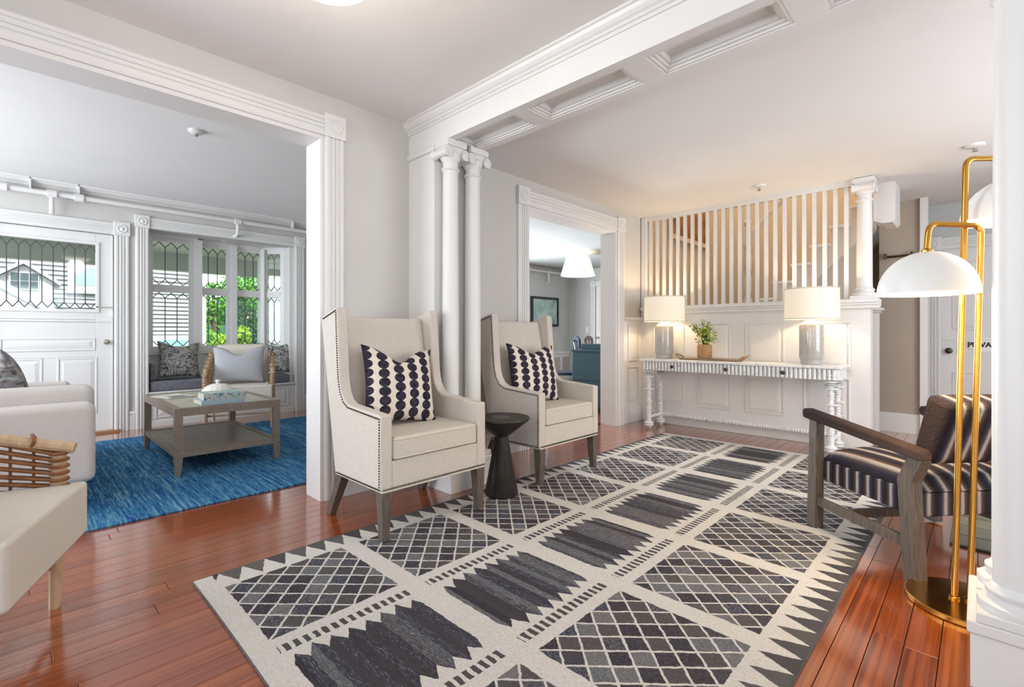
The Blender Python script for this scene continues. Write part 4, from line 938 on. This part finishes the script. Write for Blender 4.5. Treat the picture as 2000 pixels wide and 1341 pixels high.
# ---- coffee table
tb = thing('coffee_table', 'square-legged taupe wooden coffee table with lower shelf on the blue rug', 'coffee table', (1.18, 4.77, RZ))
hx, hy = .365, .60
f = MB()
for q in ((-hx,-hy,hx,-hy+.05),(-hx,hy-.05,hx,hy),(-hx,-hy+.05,-hx+.05,hy-.05),(hx-.05,-hy+.05,hx,hy-.05)): f.box(q[0],q[1],.43,q[2],q[3],.488)
f.build('top_frame', TABLEWOOD, tb)
CT = Mat('pale_inlaid_top', (.45,.43,.33), .35); nn = CT.noise(18, 4); CT.color(CT.ramp(nn, [(.3,(.33,.30,.21)),(.7,(.50,.47,.36))])); MB().box(-hx+.05,-hy+.05,.45,hx-.05,hy-.05,.485).build('top_panel', CT.m, tb)
for x in (-1, 1):
    for y_ in (-1, 1): MB().box(x*(hx-.025)-.025, y_*(hy-.025)-.025, .12, x*(hx-.025)+.025, y_*(hy-.025)+.025, .43).build('leg', TABLEWOOD, tb); MB().taper((x*(hx-.02),y_*(hy-.02)),(.015,.015),0,(x*(hx-.025),y_*(hy-.025)),(.025,.025),.12).build('leg_foot', TABLEWOOD, tb)
f = MB()
for q in ((-hx+.05,-hy+.005,hx-.05,-hy+.05),(-hx+.05,hy-.05,hx-.05,hy-.005),(-hx+.005,-hy+.05,-hx+.05,hy-.05),(hx-.05,-hy+.05,hx-.005,hy-.05)): f.box(q[0],q[1],.13,q[2],q[3],.17)
f.build('shelf_frame', TABLEWOOD, tb); MB().box(-hx+.05,-hy+.05,.14,hx-.05,hy-.05,.165).build('shelf_panel', wood('grey_shelf_wood', (.27,.235,.19), (.2,.17,.135), 5, (8,1,8), .35), tb)
ZT = RZ+.488
FLORAL = Mat('floral_book_cover', (.4,.5,.5), .4); nf = FLORAL.noise(30, 4, dist=1.5); FLORAL.color(FLORAL.ramp(nf, [(.35,(.05,.12,.20)),(.45,(.16,.33,.33)),(.53,(.50,.55,.48)),(.60,(.50,.34,.32)),(.7,(.62,.60,.50))]))
def book(label, loc, rz, w, d, h, mat):
    t = thing('book', label, 'book', loc, rz, 'books on the coffee table'); pg = paint('book_pages', (.70,.67,.58)) if 'book_pages' not in bpy.data.materials else bpy.data.materials['book_pages']
    MB().box(-w/2+.003,-d/2+.003,.003,w/2-.003,d/2-.003,h-.003).build('pages', pg, t)
    c = MB().box(-w/2,-d/2,0,w/2,d/2,.003); c.box(-w/2,-d/2,h-.003,w/2,d/2,h); c.box(-w/2,-d/2,.003,w/2,-d/2+.003,h-.003); c.build('cover', mat, t); return t
book('pale blue book at the bottom of the coffee table stack', (1.14, 4.335, ZT), .02, .30, .22, .035, paint('pale_blue_cover', (.35,.45,.52)))
book('thick floral spined book on top of the coffee table stack', (1.16, 4.335, ZT+.035), -.03, .29, .21, .05, FLORAL.m)
uw = thing('urchin_jar', 'white ribbed lidded jar behind the books', 'jar', (1.20, 4.60, ZT))
vs = []; fs = []; n = 48; m_ = 10
for i in range(m_+1):
    a = PI/2*i/m_
    for j in range(n):
        b = 2*PI*j/n; r = .125*math.cos(a)**.8*(1+.05*math.cos(16*b)) if i < m_ else .004; vs.append((r*math.cos(b), r*math.sin(b), .012+.115*math.sin(a)))
for i in range(m_):
    for j in range(n): fs.append((i*n+j, i*n+(j+1)%n, (i+1)*n+(j+1)%n, (i+1)*n+j))
CERW = Mat('glazed_white_ceramic', (.80,.77,.70), .25).m
MB().add(vs, fs).build('lid', CERW, uw, smooth=True, ang=80); MB().lathe([(.105,0),(.125,.004),(.128,.014),(.11,.016)], n=36).build('dish', CERW, uw, smooth=True); MB().lathe([(.013,.12),(.013,.136),(.020,.144),(.015,.158),(.001,.160)], n=14).build('knob', CERW, uw, smooth=True)
mg = thing('magazine', 'thin pale magazine with dark photo lying on the coffee table', 'magazine', (.97, 5.02, ZT), .3)
MB().box(-.11,-.14,0,.11,.14,.006).build('pages', paint('magazine_paper', (.66,.66,.58)), mg); MB().box(-.07,-.12,.006,.06,-.02,.0066).build('cover_photo', paint('cover_photo_print', (.05,.055,.05), .3), mg)
# ---- window seat cushion and pillows
BC = fabric('grey_blue_tweed', (.25,.26,.29), (.11,.115,.14), 90, (1,1,.25), var=.4)
o = MB().box(1.07, 6.645, .391, 2.59, 6.98, .505).build('seat_pad', BC, bevel=.022, seg=4); tag(o, 'grey tweed pad on the window seat', 'cushion')
o = MB().box(1.075, 6.70, .506, 1.125, 6.96, .70).build('bolster', BC, bevel=.02, seg=4); tag(o, 'upright grey tweed cushion at the left of the window seat', 'cushion')
SC = Mat('black_scribble_linen', (.5,.47,.42), .95); sn = SC.noise(13, 4, dist=3.5); SC.color(SC.ramp(sn, [(.40,(.05,.05,.055)),(.47,(.14,.14,.14)),(.52,(.50,.47,.42)),(.60,(.12,.12,.125)),(.68,(.55,.52,.46))]))
pillow('scribble_pillow', 'black and beige scribble pillow on the left of the window seat', SC.m, .44, .44, .15, (1.375, 6.78, .520), (math.radians(-14), math.radians(3), math.radians(6)), .06, ear=.14)
pillow('scribble_pillow', 'black and beige scribble pillow on the right of the window seat', SC.m, .40, .40, .13, (2.44, 6.80, .520), (math.radians(-12), 0, math.radians(-40)), .03)
# ================================================================== OUTSIDE
struct(MB().box(-40, 7.4, -1.0, 60, 90, -.6).build('ground', fabric('lawn_and_gravel', (.30,.33,.20), (.2,.24,.12), 4)), 'ground outside')
struct(MB().box(-6, 6.8, -.15, 7, 9.3, -.05).build('floor_porch', paint('porch_floor_paint', (.3,.32,.33))), 'grey porch floor')
PG = paint('sage_porch_paint', (.52,.55,.48)); PC = paint('cream_porch_paint', (.80,.76,.62))
struct(MB().box(-6, 6.82, 2.30, 7, 9.3, 2.38).build('ceiling_porch', PC), 'cream porch ceiling'); struct(MB().box(-6, 9.1, 2.03, 7, 9.25, 2.30).build('trim_porch_beam', PG), 'sage green porch beam')
wallmesh('wall_house_outer', WHITE, [(-2.6,6.8,2.38,3.4,6.81,2.5)], 'outer face above the bay')
nh = thing('shingle_house', 'white shingled neighbouring house seen through the front door and bay', 'house', (0, 13, -.6))
SH = Mat('white_shingles', (.72,.72,.72), .8); SH.color(SH.ramp(SH.noise(9,3,stretch=(4,1,1)), [(.3,(.42,.42,.44)),(.7,(.62,.61,.60))])); SH = SH.m
MB().box(-9,.02,0,3.05,4,5.2).build('wall', SH, nh)
c0 = None
for i in range(52):
    if c0 is None: c0 = MB().hexa([(-9,-.05,0),(3.06,-.05,0),(3.06,.03,0),(-9,.03,0)], [(-9,.005,.086),(3.06,.005,.086),(3.06,.03,.086),(-9,.03,.086)]).build('shingle_course', SH, nh); o = c0
    else: o = inst(c0, 'shingle_course', nh)
    o.location = (0, 0, i*.09)
MB().box(3.0,-.05,0,3.14,.06,5.2).build('corner_board', WHITE, nh)
for a, b, z0, z1 in ((.86,1.22,2.60,2.97),(2.2,2.75,.55,1.5)):
    w_ = MB().box(a-.1,-.07,z0-.1,b+.1,-.02,z1+.1).build('window_trim', WHITE, nh); MB().box(a,-.08,z0,b,-.065,z1).build('window_pane', Mat('sky_blue_pane', (.35,.55,.60), .1).m, w_); MB().box(a-.14,-.12,z0-.16,b+.14,-.02,z0-.1).build('sill', paint('grey_sill', (.5,.5,.53)), w_)
gd = thing('gabled_wing', 'small white gabled wing with a six pane window beyond the porch', 'house', (.13, 11.6, -.6))
MB().prism([(-.36,0),(.36,0),(.36,2.53),(0,2.80),(-.36,2.53)], 'y', 0, 1.0).build('gable_wall', WHITE, gd)
for s in (-1, 1): MB().prism([(s*0,2.81),(s*.46,2.465),(s*.46,2.53),(s*0,2.88)], 'y', -.12, 1.1).build('roof_slope', paint('grey_roof', (.45,.45,.48)), gd)
gw = MB().box(-.17,-.04,2.38,.19,0,2.68).build('window_frame', WHITE, gd)
for i in range(3):
    for j2 in range(2): MB().box(-.15+i*.112,-.05,2.40+j2*.137,-.15+i*.112+.10,-.04,2.40+j2*.137+.122).build('pane', Mat('dark_pane', (.10,.14,.15), .1).m, gw)
rb = MB().hexa([(-1.0,-.45,2.99),(-1.0,-.3,2.99),(-1.0,-.3,2.86),(-1.0,-.45,2.86)], [(.9,-.45,1.71),(.9,-.3,1.71),(.9,-.3,1.58),(.9,-.45,1.58)]).build('lower_roof_edge', paint('pale_blue_roof_edge', (.62,.66,.70)), gd)
MB().prism([(-1.0,0),(.88,0),(.88,1.58),(-1.0,2.86)], 'y', -.40, -.32).build('lower_wall', SH, gd)
def tree(name, label, loc, rx, rz_, cols, n, seed, trunk=True):
    random.seed(seed); t = thing(name, label, 'tree' if trunk else 'shrub', loc)
    m = Mat(name+'_leaves_%d' % seed, cols[0], .6); m.color(m.ramp(m.noise(2.5,3), [(.35,cols[0]),(.65,cols[1])]))
    lv = MB(); blobs = [(Vector((random.gauss(0,rx*.4), random.gauss(0,rx*.4), rz_*(.5+random.uniform(-.3,.42)))), random.uniform(.35,.55)*rx) for _ in range(11)]
    for _ in range(n):
        c, r = random.choice(blobs); d = Vector((random.gauss(0,1), random.gauss(0,1), random.gauss(0,1))).normalized(); p = c+d*r*random.uniform(.7,1.05)
        a = Vector((random.gauss(0,1), random.gauss(0,1), random.gauss(0,1))).normalized(); b = a.orthogonal().normalized(); l = random.uniform(.05,.10)*(.6+rx*.4)
        lv.add([p-a*l, p+b*l*.55, p+a*l, p-b*l*.55], [(0,1,2,3)])
    lv.build('foliage', m.m, t, kind='stuff', recalc=False)
    tk = MB(); tk.tube([(0,0,0),(.03,0,rz_*.35),(0,.03,rz_*.7)], [.12*rx*.6,.09*rx*.6,.04*rx*.6], 8); tk.build('trunk', wood('bark', (.16,.11,.07), (.08,.05,.03)) if 'bark' not in bpy.data.materials else bpy.data.materials['bark'], t, smooth=True)
    return t
tree('leafy_tree', 'dense green tree seen through the upper second bay window', (4.95, 19.5, -.6), 1.6, 4.9, ((.05,.20,.015),(.15,.42,.03)), 5000, 11)
tree('leafy_tree', 'tall green tree seen through the third bay window', (7.3, 22, -.6), 1.8, 4.0, ((.03,.13,.04),(.10,.30,.10)), 5000, 12)
tree('garden_shrub', 'lime green shrub outside the second bay window', (3.12, 11.2, -.6), .42, 1.75, ((.20,.42,.01),(.42,.62,.03)), 2500, 13, False)
tree('garden_shrub', 'dark green shrub outside the third bay window', (3.95, 12.2, -.6), .75, 1.3, ((.02,.08,.03),(.08,.20,.06)), 3000, 14, False)
bh = thing('blue_house', 'blue-grey house beyond the trees', 'house', (7.5, 25, -.6)); MB().box(-4,0,0,5,4,2.3).build('wall', paint('slate_blue', (.10,.20,.28)), bh); MB().prism([(-4.3,2.3),(5.3,2.3),(4.6,3.0),(-3.6,3.0)], 'y', -.3, 4.3).build('roof', paint('pinkish_roof', (.62,.45,.42)), bh)
